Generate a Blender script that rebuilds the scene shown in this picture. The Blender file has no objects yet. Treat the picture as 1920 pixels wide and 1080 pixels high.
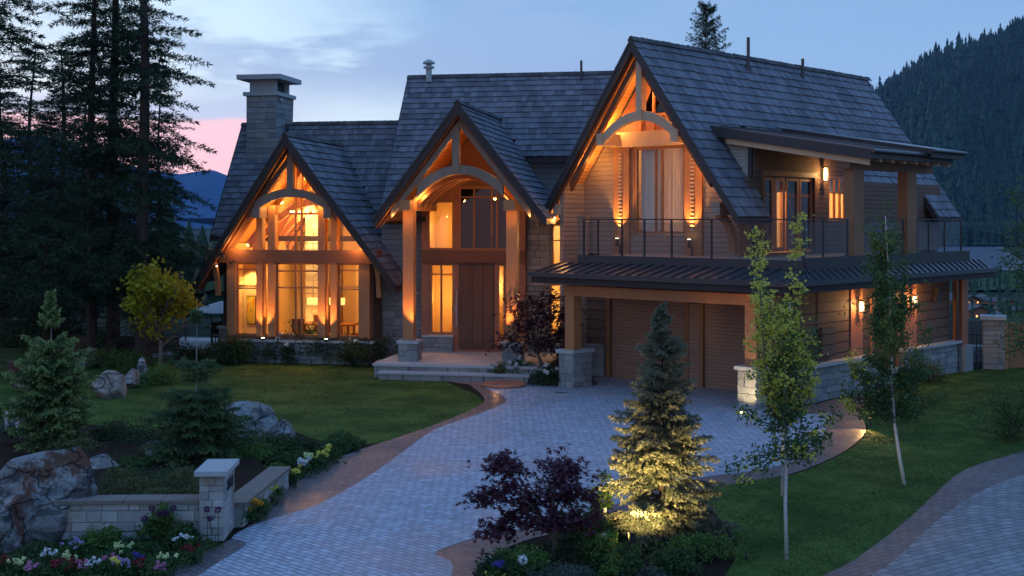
import bpy, math, random
import numpy as np
from mathutils import Vector, Matrix
R = math.radians
C = bpy.context.scene.collection
SC = bpy.context.scene

# ------------------------------------------------------------------ camera
CAMH = 4.9
cam_d = bpy.data.cameras.new('camera'); cam = bpy.data.objects.new('camera', cam_d); C.objects.link(cam)
cam.location = (0, 0, CAMH); cam.rotation_euler = (R(90), 0, 0)
cam_d.sensor_width = 36; cam_d.lens = 36 * 2340 / 1920
cam_d.shift_y = -130 / 1920
cam_d.clip_start = 0.1; cam_d.clip_end = 20000
SC.camera = cam
SC.view_settings.view_transform = 'Standard'; SC.view_settings.look = 'None'
SC.view_settings.exposure = 0.58; SC.view_settings.gamma = 1
SC.cycles.max_bounces = 8; SC.cycles.transparent_max_bounces = 12
SC.cycles.sample_clamp_indirect = 4

# ------------------------------------------------------------------ node helper
class NT:
    def __init__(s, nt): s.t = nt; s.n = nt.nodes; s.l = nt.links
    def new(s, ty, **kw):
        n = s.n.new(ty)
        for k, v in kw.items():
            if hasattr(n, k): setattr(n, k, v)
            else: n.inputs[k.replace('_', ' ')].default_value = v
        return n
    def link(s, a, b): s.l.new(a, b)
    def _in(s, sock, v):
        if isinstance(v, bpy.types.NodeSocket): s.l.new(v, sock)
        elif v is not None: sock.default_value = v
    def math(s, op, a, b=None, c=None, clamp=False):
        n = s.n.new('ShaderNodeMath'); n.operation = op; n.use_clamp = clamp
        for i, v in enumerate((a, b, c)): s._in(n.inputs[i], v) if v is not None else None
        return n.outputs[0]
    def mix(s, f, a, b, mode='MIX'):
        n = s.n.new('ShaderNodeMix'); n.data_type = 'RGBA'; n.blend_type = mode
        s._in(n.inputs[0], f)
        s._in(n.inputs[6], (*a, 1) if isinstance(a, tuple) and len(a) == 3 else a)
        s._in(n.inputs[7], (*b, 1) if isinstance(b, tuple) and len(b) == 3 else b)
        return n.outputs[2]
    def smooth(s, x, lo, hi, a=0.0, b=1.0):
        n = s.n.new('ShaderNodeMapRange'); n.interpolation_type = 'SMOOTHSTEP'
        s._in(n.inputs[0], x)
        for i, v in enumerate((lo, hi, a, b)): n.inputs[i + 1].default_value = v
        return n.outputs[0]
    def noise(s, vec, scale, detail=3, rough=0.55, w=None):
        n = s.n.new('ShaderNodeTexNoise'); n.inputs['Scale'].default_value = scale
        n.inputs['Detail'].default_value = detail; n.inputs['Roughness'].default_value = rough
        if vec is not None: s.l.new(vec, n.inputs['Vector'])
        return n.outputs[0]
    def mapping(s, vec, scale=(1, 1, 1), rot=(0, 0, 0), loc=(0, 0, 0)):
        n = s.n.new('ShaderNodeMapping'); n.inputs['Scale'].default_value = scale
        n.inputs['Rotation'].default_value = rot; n.inputs['Location'].default_value = loc
        s.l.new(vec, n.inputs['Vector']); return n.outputs[0]
    def ramp(s, f, stops):
        n = s.n.new('ShaderNodeValToRGB'); s._in(n.inputs[0], f)
        e = n.color_ramp.elements
        while len(e) < len(stops): e.new(0.5)
        for el, (p, c) in zip(e, stops): el.position = p; el.color = (*c, 1)
        return n.outputs[0]
    def bump(s, h, strength=0.5, dist=0.02):
        n = s.n.new('ShaderNodeBump'); n.inputs['Strength'].default_value = strength
        n.inputs['Distance'].default_value = dist; s.l.new(h, n.inputs['Height']); return n.outputs[0]

# ------------------------------------------------------------------ world: dusk sky, pink low in the west
W = bpy.data.worlds.new('World'); SC.world = W; W.use_nodes = True
n = NT(W.node_tree); n.n.clear()
tc = n.new('ShaderNodeTexCoord'); sep = n.new('ShaderNodeSeparateXYZ'); n.link(tc.outputs['Generated'], sep.inputs[0])
X, Y, Z = sep.outputs
el = n.math('MULTIPLY', n.math('ARCSINE', Z), 180 / math.pi)
az = n.math('MULTIPLY', n.math('ARCTAN2', X, Y), 180 / math.pi)      # degrees east of the view axis
base = n.ramp(n.math('DIVIDE', el, 90, clamp=True),
              [(0.0, (.22, .39, .61)), (.04, (.19, .355, .59)), (.11, (.145, .29, .52)), (.3, (.155, .345, .72)), (1.0, (.14, .32, .70))])
warp = n.noise(n.mapping(tc.outputs['Generated'], (1, 1, 2.5)), 3.2, 4, .6)
warp2 = n.noise(n.mapping(tc.outputs['Generated'], (1, 1, 4.2), loc=(3, 1, 4)), 4.4, 6, .62)
# broad pale glow to the left (north-west), where the thin cloud is bright
left = n.smooth(n.math('ADD', az, n.math('MULTIPLY', n.math('SUBTRACT', warp, .5), 22)), 2, -16)
low = n.smooth(el, 22, 4)
glow = n.math('MULTIPLY', left, low)
c = n.mix(glow, base, (.50, .68, .80))
lowglow = n.math('MULTIPLY', n.smooth(n.math('ADD', az, n.math('MULTIPLY', n.math('SUBTRACT', warp2, .5), 18)), 6, -9), n.smooth(el, 7.8, 5.2))
c = n.mix(n.math('MULTIPLY', lowglow, .8), c, (.66, .80, .85))
# streaks of grey-blue cloud
cl = n.smooth(warp2, .43, .56)
cl2 = n.math('MULTIPLY', n.smooth(az, -24, -9), n.math('MULTIPLY', n.smooth(el, 3.8, 7.0), n.smooth(az, 16, 4)))
c = n.mix(n.math('MULTIPLY', n.math('MULTIPLY', cl, .9), n.math('ADD', n.math('MULTIPLY', cl2, .8), .2)), c, (.185, .31, .53))
# low grey cloud bank over a pink band
edge = n.math('ADD', el, n.math('MULTIPLY', n.math('SUBTRACT', warp, .5), 1.6))
bank = n.math('MULTIPLY', n.smooth(edge, 5.7, 5.1), n.smooth(az, -7.5, -12.5))
c = n.mix(n.math('MULTIPLY', bank, .75), c, (.30, .40, .62))
pink = n.math('MULTIPLY', n.smooth(edge, 4.75, 4.45), n.smooth(az, -10.2, -12.6))
c = n.mix(pink, c, (.72, .46, .56))
sky = n.new('ShaderNodeTexSky', sky_type='NISHITA', sun_disc=False, sun_elevation=R(0.5), sun_rotation=R(-40))
bg1 = n.new('ShaderNodeBackground'); n.link(c, bg1.inputs[0]); bg1.inputs[1].default_value = 1.0
bg2 = n.new('ShaderNodeBackground'); n.link(sky.outputs[0], bg2.inputs[0]); bg2.inputs[1].default_value = .05
ad = n.new('ShaderNodeAddShader'); n.link(bg1.outputs[0], ad.inputs[0]); n.link(bg2.outputs[0], ad.inputs[1])
o = n.new('ShaderNodeOutputWorld'); n.link(ad.outputs[0], o.inputs[0])
# afterglow: the sun has set, its light only soft and weak
sd = bpy.data.lights.new('sun', 'SUN'); sd.energy = .12; sd.angle = R(40); sd.color = (1, .82, .8)
so = bpy.data.objects.new('sun', sd); C.objects.link(so)
so.rotation_euler = Vector((-.75, .55, .35)).to_track_quat('Z', 'Y').to_euler()

# ------------------------------------------------------------------ materials
MATS = {}
def mat(name):
    m = bpy.data.materials.new(name); m.use_nodes = True; MATS[name] = m
    t = NT(m.node_tree); t.n.clear()
    t.out = t.new('ShaderNodeOutputMaterial'); t.b = t.new('ShaderNodeBsdfPrincipled')
    t.link(t.b.outputs[0], t.out.inputs[0])
    t.tc = t.new('ShaderNodeTexCoord'); t.uv = t.tc.outputs['UV']; t.ob = t.tc.outputs['Object']
    t.geo = t.new('ShaderNodeNewGeometry'); t.rnd = t.geo.outputs['Random Per Island']
    t.pos = t.geo.outputs['Position']
    return t
def setc(t, c, rough=.8, spec=.3, metal=0.0, nrm=None):
    t._in(t.b.inputs['Base Color'], (*c, 1) if isinstance(c, tuple) else c)
    t._in(t.b.inputs['Roughness'], rough); t.b.inputs['Specular IOR Level'].default_value = spec
    t.b.inputs['Metallic'].default_value = metal
    if nrm is not None: t.link(nrm, t.b.inputs['Normal'])
def simple(name, c, rough=.7, spec=.3, metal=0.0, var=.2, scale=6, bump=0):
    t = mat(name)
    nz = t.noise(t.pos, scale, 4, .6)
    cc = t.mix(nz, tuple(x * (1 - var) for x in c), tuple(min(1, x * (1 + var)) for x in c))
    setc(t, cc, rough, spec, metal, t.bump(nz, bump, .02) if bump else None)
def wood(name, c, rough=.62, var=.35, spec=.3):
    t = mat(name)
    g = t.noise(t.mapping(t.uv, (28, 1.3, 1)), 1.0, 4, .65)
    b = t.noise(t.pos, .9, 3)
    f = t.math('MULTIPLY_ADD', g, .6, t.math('MULTIPLY', t.rnd, .35))
    cc = t.mix(f, tuple(x * (1 - var) for x in c), tuple(min(1, x * (1 + var)) for x in c))
    cc = t.mix(t.smooth(b, .45, .75, 0, .35), cc, tuple(x * .55 for x in c))
    setc(t, cc, rough, spec, 0, t.bump(g, .25, .01))
def siding(name, c, pitch=.15, rough=.75):
    t = mat(name)
    s = t.new('ShaderNodeSeparateXYZ'); t.link(t.uv, s.inputs[0]); u, v = s.outputs[0], s.outputs[1]
    vv = t.math('DIVIDE', v, pitch); fr = t.math('FRACT', vv); row = t.math('FLOOR', vv)
    cmb = t.new('ShaderNodeCombineXYZ'); t.link(t.math('MULTIPLY_ADD', row, 7.3, t.math('MULTIPLY', u, .35)), cmb.inputs[0]); t.link(row, cmb.inputs[1])
    rn = t.noise(cmb.outputs[0], 1.0, 2)
    g = t.noise(t.mapping(t.uv, (1.6, 34, 1)), 1.0, 4, .6)
    f = t.math('ADD', t.math('MULTIPLY', rn, .7), t.math('MULTIPLY', g, .35))
    cc = t.mix(f, tuple(x * .55 for x in c), tuple(min(1, x * 1.45) for x in c))
    gap = t.smooth(fr, .10, .03)
    cc = t.mix(gap, cc, tuple(x * .25 for x in c))
    h = t.math('SUBTRACT', t.math('SUBTRACT', 1.0, fr), gap)
    setc(t, cc, rough, .25, 0, t.bump(h, .8, .02))
def island(name, c1, c2, rough=.85, spec=.25, nscale=9, bump=.5, dist=.02, blot=None):
    t = mat(name)
    a = t.noise(t.pos, nscale, 5, .65)
    f = t.math('ADD', t.math('MULTIPLY', t.rnd, .65), t.math('MULTIPLY', a, .4), clamp=True)
    cc = t.mix(f, c1, c2)
    if blot: cc = t.mix(t.smooth(t.noise(t.pos, blot[1], 3), .5, .68, 0, blot[2]), cc, blot[0])
    setc(t, cc, rough, spec, 0, t.bump(a, bump, dist))
    return t
# roofing shakes
t = mat('shake')
g = t.noise(t.mapping(t.uv, (26, .9, 1)), 1.0, 5, .7)
b = t.noise(t.pos, .55, 4)
f = t.math('ADD', t.math('MULTIPLY', t.rnd, .55), t.math('MULTIPLY', g, .5), clamp=True)
cc = t.mix(f, (.050, .052, .064), (.205, .205, .24))
cc = t.mix(t.smooth(b, .45, .68, 0, .45), cc, (.060, .060, .066))
ms = t.noise(t.mapping(t.uv, (2.2, .35, 1)), 1.0, 4, .6)
cc = t.mix(t.smooth(ms, .58, .72, 0, .5), cc, (.055, .060, .048))
setc(t, cc, .75, .25, 0, t.bump(g, .5, .015))
island('ridge_shake', (.03, .03, .034), (.11, .105, .11))
simple('dark_metal', (.035, .034, .038), .38, .5, .3, .15, 3)
simple('rail_metal', (.02, .022, .025), .45, .4, .2)
simple('roof_metal', (.075, .072, .08), .34, .5, .55, .25, 1.5)
simple('fascia', (.030, .022, .022), .6, .3, 0, .25, 4, .15)
simple('fascia_grey', (.045, .038, .038), .6, .3, 0, .2, 3, .1)
simple('deck_edge', (.17, .155, .15), .65, .3, 0, .2, 3)
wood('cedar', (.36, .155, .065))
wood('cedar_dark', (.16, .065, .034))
wood('cedar_mid', (.23, .105, .050))
wood('cedar_red', (.32, .125, .07))
wood('soffit', (.50, .24, .09))
wood('weathered', (.21, .15, .115), .75)
wood('light_timber', (.50, .33, .21), .7, .22)
wood('frame_wood', (.30, .13, .06))
wood('door_wood', (.13, .060, .036))
wood('table_wood', (.20, .09, .04))
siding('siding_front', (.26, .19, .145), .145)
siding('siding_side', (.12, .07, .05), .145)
siding('siding_low', (.115, .068, .05), .29)
siding('siding_blue', (.17, .17, .175), .19)
siding('siding_cheek', (.33, .29, .24), .10)
siding('garage_panel', (.25, .145, .10), .105)
siding('soffit_board', (.52, .25, .09), .13)
siding('fence_board', (.36, .15, .085), .28)
island('stone', (.13, .135, .14), (.29, .29, .29), .9, .2, 7, .7, .03, ((.30, .25, .19), 1.2, .4))
island('stone_garden', (.20, .20, .195), (.40, .395, .38), .9, .2, 9, .7, .025, ((.19, .13, .075), 1.1, .8))
simple('mortar', (.12, .12, .12), .95, .1, 0, .2, 20)
simple('cap_stone', (.34, .345, .35), .8, .25, 0, .12, 8, .2)
simple('plaster', (.62, .48, .27), .9, .1, 0, .06, 2)
simple('coping_brown', (.17, .145, .125), .85, .2, 0, .25, 5, .3)
simple('plaster_dark', (.35, .23, .13), .9, .1, 0, .1, 2)
simple('floor_int', (.24, .12, .06), .5, .3)
simple('curtain_blue', (.62, .66, .66), .95, .1, 0, .05)
simple('curtain_warm', (.70, .62, .54), .95, .1, 0, .05)
simple('white_cloth', (.8, .8, .78), .9, .1, 0, .04)
simple('chair_dark', (.05, .03, .022), .7)
simple('bark_grey', (.12, .095, .08), .95, .1, 0, .5, 14, .8)
simple('bark_dark', (.055, .042, .036), .95, .1, 0, .5, 14, .8)
simple('bark_pale', (.20, .18, .16), .95, .1, 0, .4, 14, .6)
t = mat('birch_bark')
nz = t.noise(t.mapping(t.pos, (3, 3, 14)), 1.6, 4, .7); s_ = t.smooth(nz, .56, .66)
setc(t, t.mix(s_, (.45, .44, .42), (.05, .043, .04)), .8, .2)
t = mat('asphalt_dirt')
nz = t.noise(t.pos, 3.5, 6, .7); n2 = t.noise(t.pos, 26, 4, .7)
setc(t, t.mix(nz, (.012, .009, .007), (.035, .025, .018)), .95, .1, 0, t.bump(n2, 1.0, .05))
# lawn: mown turf, low contrast patches, fine grain
t = mat('turf')
a = t.noise(t.pos, .7, 5, .65); b = t.noise(t.pos, 6, 5, .75); d = t.noise(t.mapping(t.pos, (60, 60, 60)), 1, 2)
f = t.math('ADD', t.math('MULTIPLY', a, .6), t.math('MULTIPLY', b, .4))
cc = t.mix(t.smooth(f, .38, .62), (.030, .068, .013), (.105, .158, .034))
cc = t.mix(t.smooth(b, .55, .72, 0, .6), cc, (.105, .115, .035))
setc(t, cc, .9, .1, 0, t.bump(t.math('ADD', d, b), 1.0, .04))
# pavers
def paver(name, c1, c2, mort, rot, bw, bh, ring=None, wet=0.0):
    t = mat(name)
    if ring:       # courses laid in arcs round a centre
        s = t.new('ShaderNodeSeparateXYZ'); t.link(t.pos, s.inputs[0])
        dx = t.math('SUBTRACT', s.outputs[0], ring[0]); dy = t.math('SUBTRACT', s.outputs[1], ring[1])
        r = t.math('SQRT', t.math('ADD', t.math('MULTIPLY', dx, dx), t.math('MULTIPLY', dy, dy)))
        th = t.math('MULTIPLY', t.math('ARCTAN2', dy, dx), ring[2])
        cb = t.new('ShaderNodeCombineXYZ'); t.link(th, cb.inputs[0]); t.link(r, cb.inputs[1]); vec = cb.outputs[0]
    else: vec = t.mapping(t.pos, rot=(0, 0, rot))
    wob = t.new('ShaderNodeTexNoise'); wob.inputs['Scale'].default_value = 1.5; t.link(t.pos, wob.inputs['Vector'])
    va = t.new('ShaderNodeVectorMath'); va.operation = 'MULTIPLY_ADD'; t.link(wob.outputs['Color'], va.inputs[0]); va.inputs[1].default_value = (.03, .03, 0); t.link(vec, va.inputs[2])
    br = t.new('ShaderNodeTexBrick'); t.link(va.outputs[0], br.inputs['Vector']); br.offset = .5
    for k, v in (('Color1', (*c1, 1)), ('Color2', (*c2, 1)), ('Mortar', (*mort, 1)), ('Scale', 1.0), ('Mortar Size', .011), ('Mortar Smooth', .4), ('Bias', 0.0), ('Brick Width', bw), ('Row Height', bh)):
        br.inputs[k].default_value = v
    big = t.noise(t.pos, .38, 5, .65); fine = t.noise(t.pos, 34, 3, .6); mid = t.noise(t.pos, 2.2, 4, .6)
    cc = t.mix(t.smooth(big, .42, .72, 0, .45), br.outputs[0], tuple(x * .62 for x in c1))
    cc = t.mix(t.smooth(mid, .6, .72, 0, .35), cc, tuple(x * 1.25 for x in c2))
    sp_ = t.noise(t.mapping(t.pos, (.35, 1.2, 1), loc=(7, 3, 0)), 1.1, 6, .72)
    cc = t.mix(t.smooth(sp_, .66, .72, 0, .7), cc, tuple(x * .3 for x in c1))
    wn = t.new('ShaderNodeTexWhiteNoise'); wn.noise_dimensions = '2D'
    sn = t.new('ShaderNodeVectorMath'); sn.operation = 'SNAP'; t.link(va.outputs[0], sn.inputs[0]); sn.inputs[1].default_value = (bw * .5, bh, 1); t.link(sn.outputs[0], wn.inputs[0])
    cc = t.mix(t.smooth(wn.outputs[0], .80, .98, 0, .40), cc, tuple(x * .55 for x in c1)); cc = t.mix(t.smooth(wn.outputs[0], .18, .02, 0, .4), cc, tuple(x * 1.35 for x in c2))
    h = t.math('ADD', t.math('MULTIPLY', br.outputs[1], -1.0), t.math('MULTIPLY', fine, .35))
    rg = t.smooth(big, .35, .7, .68 - wet, .45 - wet)
    setc(t, cc, rg, .4, 0, t.bump(h, .9, .012))
paver('paver_light', (.26, .295, .35), (.35, .39, .46), (.10, .11, .125), R(43), .22, .115)
paver('paver_border', (.090, .074, .080), (.145, .115, .118), (.045, .038, .038), R(43), .21, .105, wet=.1)
paver('paver_path', (.20, .12, .11), (.31, .20, .17), (.07, .05, .045), 0, .22, .11, ring=(-1.6, 38.6, 2.2), wet=.12)
paver('paver_road', (.15, .15, .16), (.23, .23, .24), (.035, .034, .037), 0, .26, .15, ring=(20, -2, 21))
paver('paver_road_border', (.105, .080, .080), (.15, .118, .115), (.04, .032, .032), 0, .24, .12, ring=(20, -2, 23))
paver('terrace', (.20, .18, .175), (.27, .25, .24), (.07, .07, .07), R(-10.6), .6, .45)
# glass: mostly clear with fresnel reflection
def glass(name, tint, refl=1.0):
    t = mat(name); t.n.remove(t.b)
    tr = t.new('ShaderNodeBsdfTransparent'); tr.inputs[0].default_value = (*tint, 1)
    gl = t.new('ShaderNodeBsdfGlossy'); gl.inputs['Roughness'].default_value = .02
    lw = t.new('ShaderNodeLayerWeight'); lw.inputs[0].default_value = .5
    fz = t.math('MULTIPLY_ADD', t.math('POWER', lw.outputs['Facing'], 5.0), .9, .035)
    mx = t.new('ShaderNodeMixShader'); t.link(t.math('MULTIPLY', fz, refl), mx.inputs[0])
    t.link(tr.outputs[0], mx.inputs[1]); t.link(gl.outputs[0], mx.inputs[2]); t.link(mx.outputs[0], t.out.inputs[0])
glass('pane', (.93, .92, .88)); glass('rail_glass', (.78, .82, .84), .35); glass('dark_pane', (.10, .09, .09), 1.2)
def emit(name, c, s):
    t = mat(name); t.n.remove(t.b); e = t.new('ShaderNodeEmission'); e.inputs[0].default_value = (*c, 1); e.inputs[1].default_value = s
    t.link(e.outputs[0], t.out.inputs[0])
emit('lamp_glow', (1, .62, .22), 9); emit('shade_glow', (1, .60, .16), 1.5); emit('bulb', (1, .75, .4), 25)
emit('far_window', (1, .45, .14), 2.2); emit('flood_glow', (1, .8, .45), 14)
emit('window_glow', (1, .50, .12), .75)
# foliage: thin leaves, some light through them
def foliage(name, c1, c2, trans=.3, rough=.6, tip=None):
    t = mat(name)
    big = t.noise(t.pos, 2.4, 3)
    f = t.math('ADD', t.math('MULTIPLY', t.rnd, .6), t.math('MULTIPLY', big, .45), clamp=True)
    cc = t.mix(f, c1, c2)
    if tip:
        vc = t.new('ShaderNodeAttribute'); vc.attribute_name = 'tip'
        cc = t.mix(vc.outputs['Fac'], cc, tip)
    setc(t, cc, rough, .25)
    tl = t.new('ShaderNodeBsdfTranslucent'); t.link(cc, tl.inputs[0])
    mx = t.new('ShaderNodeMixShader'); mx.inputs[0].default_value = trans
    t.link(t.b.outputs[0], mx.inputs[1]); t.link(tl.outputs[0], mx.inputs[2]); t.link(mx.outputs[0], t.out.inputs[0])
foliage('needle_dark', (.007, .018, .009), (.027, .056, .022), .1)
foliage('needle_young', (.022, .052, .020), (.075, .125, .050), .2, tip=(.26, .35, .12))
foliage('needle_blue', (.028, .048, .035), (.11, .125, .088), .15, tip=(.19, .19, .12))
foliage('needle_mid', (.026, .055, .024), (.070, .115, .050), .2, tip=(.09, .14, .05))
foliage('needle_far', (.005, .017, .008), (.030, .068, .027), .05)
foliage('leaf_aspen', (.028, .072, .022), (.085, .155, .048))
foliage('leaf_lime', (.38, .38, .045), (.66, .60, .12), .4)
foliage('leaf_gold', (.19, .19, .008), (.38, .33, .02), .4)
foliage('leaf_purple', (.028, .008, .018), (.10, .026, .048), .25)
foliage('leaf_purple_dark', (.018, .007, .013), (.06, .016, .028), .25)
foliage('leaf_shrub', (.018, .050, .013), (.068, .125, .034))
foliage('leaf_bright', (.040, .100, .020), (.12, .205, .045))
foliage('leaf_dark', (.012, .032, .012), (.042, .075, .028))
foliage('leaf_grey', (.035, .055, .045), (.09, .12, .095))
foliage('leaf_olive', (.045, .060, .020), (.12, .13, .050))
foliage('grass_blade', (.026, .066, .012), (.095, .145, .034), .3)
for nm, a_, b_ in (('petal_white', (.62, .64, .66), (.8, .8, .8)), ('petal_yellow', (.62, .55, .06), (.8, .75, .16)), ('petal_pale', (.55, .62, .28), (.72, .78, .42)),
                   ('petal_pink', (.5, .16, .33), (.68, .32, .50)), ('petal_red', (.16, .012, .02), (.34, .03, .05)), ('petal_violet', (.32, .25, .50), (.48, .40, .66)),
                   ('petal_purple', (.07, .02, .08), (.16, .05, .16)), ('petal_orange', (.7, .25, .02), (.8, .45, .05)), ('petal_blue', (.06, .05, .3), (.12, .1, .45))):
    foliage(nm, a_, b_, .35)
# rock: banded, cracked, rust stains
def rock(name, c1, c2, rust, ramt):
    t = mat(name)
    st = t.mapping(t.ob, (1.3, 1.3, 2.7), (R(32), R(42), 0))
    a = t.noise(st, 1.7, 9, .72); b = t.noise(t.mapping(t.ob, (1.6, 1.6, .6), (R(20), R(35), 0)), 1.1, 7, .72); d = t.noise(t.ob, 22, 6, .75)
    wv = t.new('ShaderNodeVectorMath'); wv.operation = 'ADD'; nv = t.new('ShaderNodeTexNoise'); nv.inputs['Scale'].default_value = 3; nv.inputs['Detail'].default_value = 5
    t.link(t.ob, nv.inputs['Vector']); t.link(nv.outputs['Color'], wv.inputs[0]); t.link(st, wv.inputs[1])
    vo = t.new('ShaderNodeTexVoronoi'); vo.feature = 'DISTANCE_TO_EDGE'; vo.inputs['Scale'].default_value = .8; t.link(wv.outputs[0], vo.inputs['Vector'])
    crack = t.smooth(vo.outputs['Distance'], .035, .0)
    cc = t.mix(t.smooth(a, .40, .58), c1, c2)
    cc = t.mix(t.smooth(b, .50, .58, 0, ramt), cc, rust)
    cc = t.mix(t.smooth(d, .52, .66, 0, .6), cc, tuple(x * .4 for x in c1))
    cc = t.mix(t.math('MULTIPLY', crack, .6), cc, (.015, .015, .017))
    h = t.math('SUBTRACT', t.math('ADD', t.math('MULTIPLY', a, 1.2), t.math('MULTIPLY', d, .5)), t.math('MULTIPLY', crack, 1.2))
    setc(t, cc, .9, .2, 0, t.bump(h, 1.0, .05))
rock('rock_grey', (.08, .085, .09), (.30, .31, .31), (.18, .12, .08), .3)
rock('rock_rust', (.06, .06, .065), (.25, .25, .25), (.11, .048, .030), .95)
rock('rock_tan', (.16, .13, .12), (.34, .29, .26), (.2, .12, .09), .4)
rock('rock_red', (.12, .06, .045), (.22, .11, .08), (.16, .06, .035), .7)

# ------------------------------------------------------------------ mesh helpers
def fr(o, deg):
    a = R(deg); return (Vector((o[0], o[1], 0)), Vector((math.cos(a), -math.sin(a), 0)), Vector((math.sin(a), math.cos(a), 0)))
G = fr((6.2, 31.85), 43)       # garage wing: u along its front, v towards the back
M = fr((0, 40), 10.6)          # main house
I = fr((0, 0), 0)
ZV = Vector((0, 0, 1))
def P(F, u, v, z): return F[0] + F[1] * u + F[2] * v + ZV * z
class MB:
    def __init__(s): s.v = []; s.f = []; s.m = []
    def mark(s): s.m.append((len(s.v), len(s.f))); return s          # what follows is a piece (an object) of its own
    def face(s, pts):
        i = len(s.v); s.v += [tuple(p) for p in pts]; s.f.append(tuple(range(i, i + len(pts))))
    def solid(s, pts, faces):
        i = len(s.v); s.v += [tuple(p) for p in pts]; s.f += [tuple(i + k for k in f) for f in faces]
    def obox(s, p, a, b, c):
        p, a, b, c = map(Vector, (p, a, b, c))
        if a.cross(b).dot(c) < 0: a, b = b, a
        q = [p, p + a, p + a + b, p + b]; q += [x + c for x in q]
        s.solid(q, [(3, 2, 1, 0), (4, 5, 6, 7), (0, 1, 5, 4), (1, 2, 6, 5), (2, 3, 7, 6), (3, 0, 4, 7)])
    def fbox(s, F, u0, u1, v0, v1, z0, z1):
        s.obox(P(F, u0, v0, z0), F[1] * (u1 - u0), F[2] * (v1 - v0), ZV * (z1 - z0))
    def bar(s, p, q, w, h, side=None):
        p, q = Vector(p), Vector(q); d = (q - p)
        sd_ = Vector(side) if side is not None else d.cross(ZV)
        if sd_.length < 1e-6: sd_ = Vector((1, 0, 0))
        sd_ = (sd_ - d * (sd_.dot(d) / d.length_squared)).normalized(); up = sd_.cross(d).normalized()
        s.obox(p - sd_ * w / 2 - up * h / 2, sd_ * w, up * h, d)
    def prism(s, pts, ext):
        ext = Vector(ext); a = [Vector(p) for p in pts]; nrm = Vector((0, 0, 0))
        for i in range(len(a)): nrm += a[i].cross(a[(i + 1) % len(a)])
        if nrm.dot(ext) > 0: a = a[::-1]
        k = len(a); b = [x + ext for x in a]
        s.solid(a + b, [tuple(range(k)), tuple(range(2 * k - 1, k - 1, -1))] + [((i + 1) % k, i, k + i, k + (i + 1) % k) for i in range(k)])
    def tube(s, path, rad, n=8, cap=True):
        path = [Vector(p) for p in path]; base = len(s.v)
        if not hasattr(rad, '__len__'): rad = [rad] * len(path)
        prev = None
        for i, p in enumerate(path):
            d = (path[min(i + 1, len(path) - 1)] - path[max(i - 1, 0)]).normalized()
            a = d.orthogonal().normalized() if prev is None else (prev - d * prev.dot(d)).normalized()
            prev = a; b = d.cross(a)
            for k in range(n):
                th = 2 * math.pi * k / n; s.v.append(tuple(p + (a * math.cos(th) + b * math.sin(th)) * rad[i]))
        for i in range(len(path) - 1):
            for k in range(n):
                k2 = (k + 1) % n; s.f.append((base + i * n + k, base + i * n + k2, base + (i + 1) * n + k2, base + (i + 1) * n + k))
        if cap:
            s.f.append(tuple(base + k for k in range(n))[::-1]); e = base + (len(path) - 1) * n; s.f.append(tuple(e + k for k in range(n)))
    def lathe(s, c, prof, n=16):
        c = Vector(c); s.tube([c + ZV * z for r, z in prof], [max(r, .001) for r, z in prof], n)
def uvmap(me):
    k = len(me.polygons)
    if not k: return
    nr = np.empty(k * 3, np.float32); me.polygons.foreach_get('normal', nr); nr = nr.reshape(-1, 3)
    co = np.empty(len(me.vertices) * 3, np.float32); me.vertices.foreach_get('co', co); co = co.reshape(-1, 3)
    nl = len(me.loops); li = np.empty(nl, np.int32); me.loops.foreach_get('vertex_index', li)
    tot = np.empty(k, np.int32); me.polygons.foreach_get('loop_total', tot); pf = np.repeat(np.arange(k), tot)
    t = np.stack([-nr[:, 1], nr[:, 0], np.zeros(k)], 1); ln = np.linalg.norm(t, axis=1); bad = ln < .05
    t[bad] = (1, 0, 0); t /= np.linalg.norm(t, axis=1)[:, None]; b = np.cross(nr, t)
    p = co[li]; uv = np.stack([(p * t[pf]).sum(1), (p * b[pf]).sum(1)], 1).astype(np.float32)
    me.uv_layers.new(name='UVMap').data.foreach_set('uv', uv.ravel())
def obj(name, mb, m, parent=None, label=None, smooth=False):
    if mb.m:
        ms = [k for k in mb.m] + [(len(mb.v), len(mb.f))]; first = None
        if ms[0][1] > 0: ms = [(0, 0)] + ms
        for (v0, f0), (v1, f1) in zip(ms, ms[1:]):
            if f1 == f0: continue
            s = MB(); s.v = mb.v[v0:v1]; s.f = [tuple(i - v0 for i in f) for f in mb.f[f0:f1]]
            o = obj(name, s, m, parent, label, smooth); first = first or o
        return first
    me = bpy.data.meshes.new(name); me.from_pydata(mb.v, [], mb.f); me.update()
    if smooth: me.polygons.foreach_set('use_smooth', [True] * len(me.polygons))
    uvmap(me); me.materials.append(MATS[m]); o = bpy.data.objects.new(name, me); C.objects.link(o)
    if parent: o.parent = parent
    if label: o['label'] = label
    return o
def npobj(name, verts, faces, m, parent=None, smooth=False, tip=None):
    """verts (N,3), faces (F,k)"""
    verts = np.asarray(verts, np.float32); faces = np.asarray(faces, np.int32); k = faces.shape[1]
    me = bpy.data.meshes.new(name); me.vertices.add(len(verts)); me.vertices.foreach_set('co', verts.ravel())
    me.loops.add(faces.size); me.loops.foreach_set('vertex_index', faces.ravel())
    me.polygons.add(len(faces)); me.polygons.foreach_set('loop_start', np.arange(0, faces.size, k, dtype=np.int32))
    me.polygons.foreach_set('loop_total', np.full(len(faces), k, np.int32))
    me.update(calc_edges=True)
    if tip is not None:
        a = me.attributes.new('tip', 'FLOAT', 'POINT'); a.data.foreach_set('value', np.asarray(tip, np.float32))
    if smooth: me.polygons.foreach_set('use_smooth', [True] * len(faces))
    me.materials.append(MATS[m]); o = bpy.data.objects.new(name, me); C.objects.link(o)
    if parent: o.parent = parent
    return o
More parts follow.
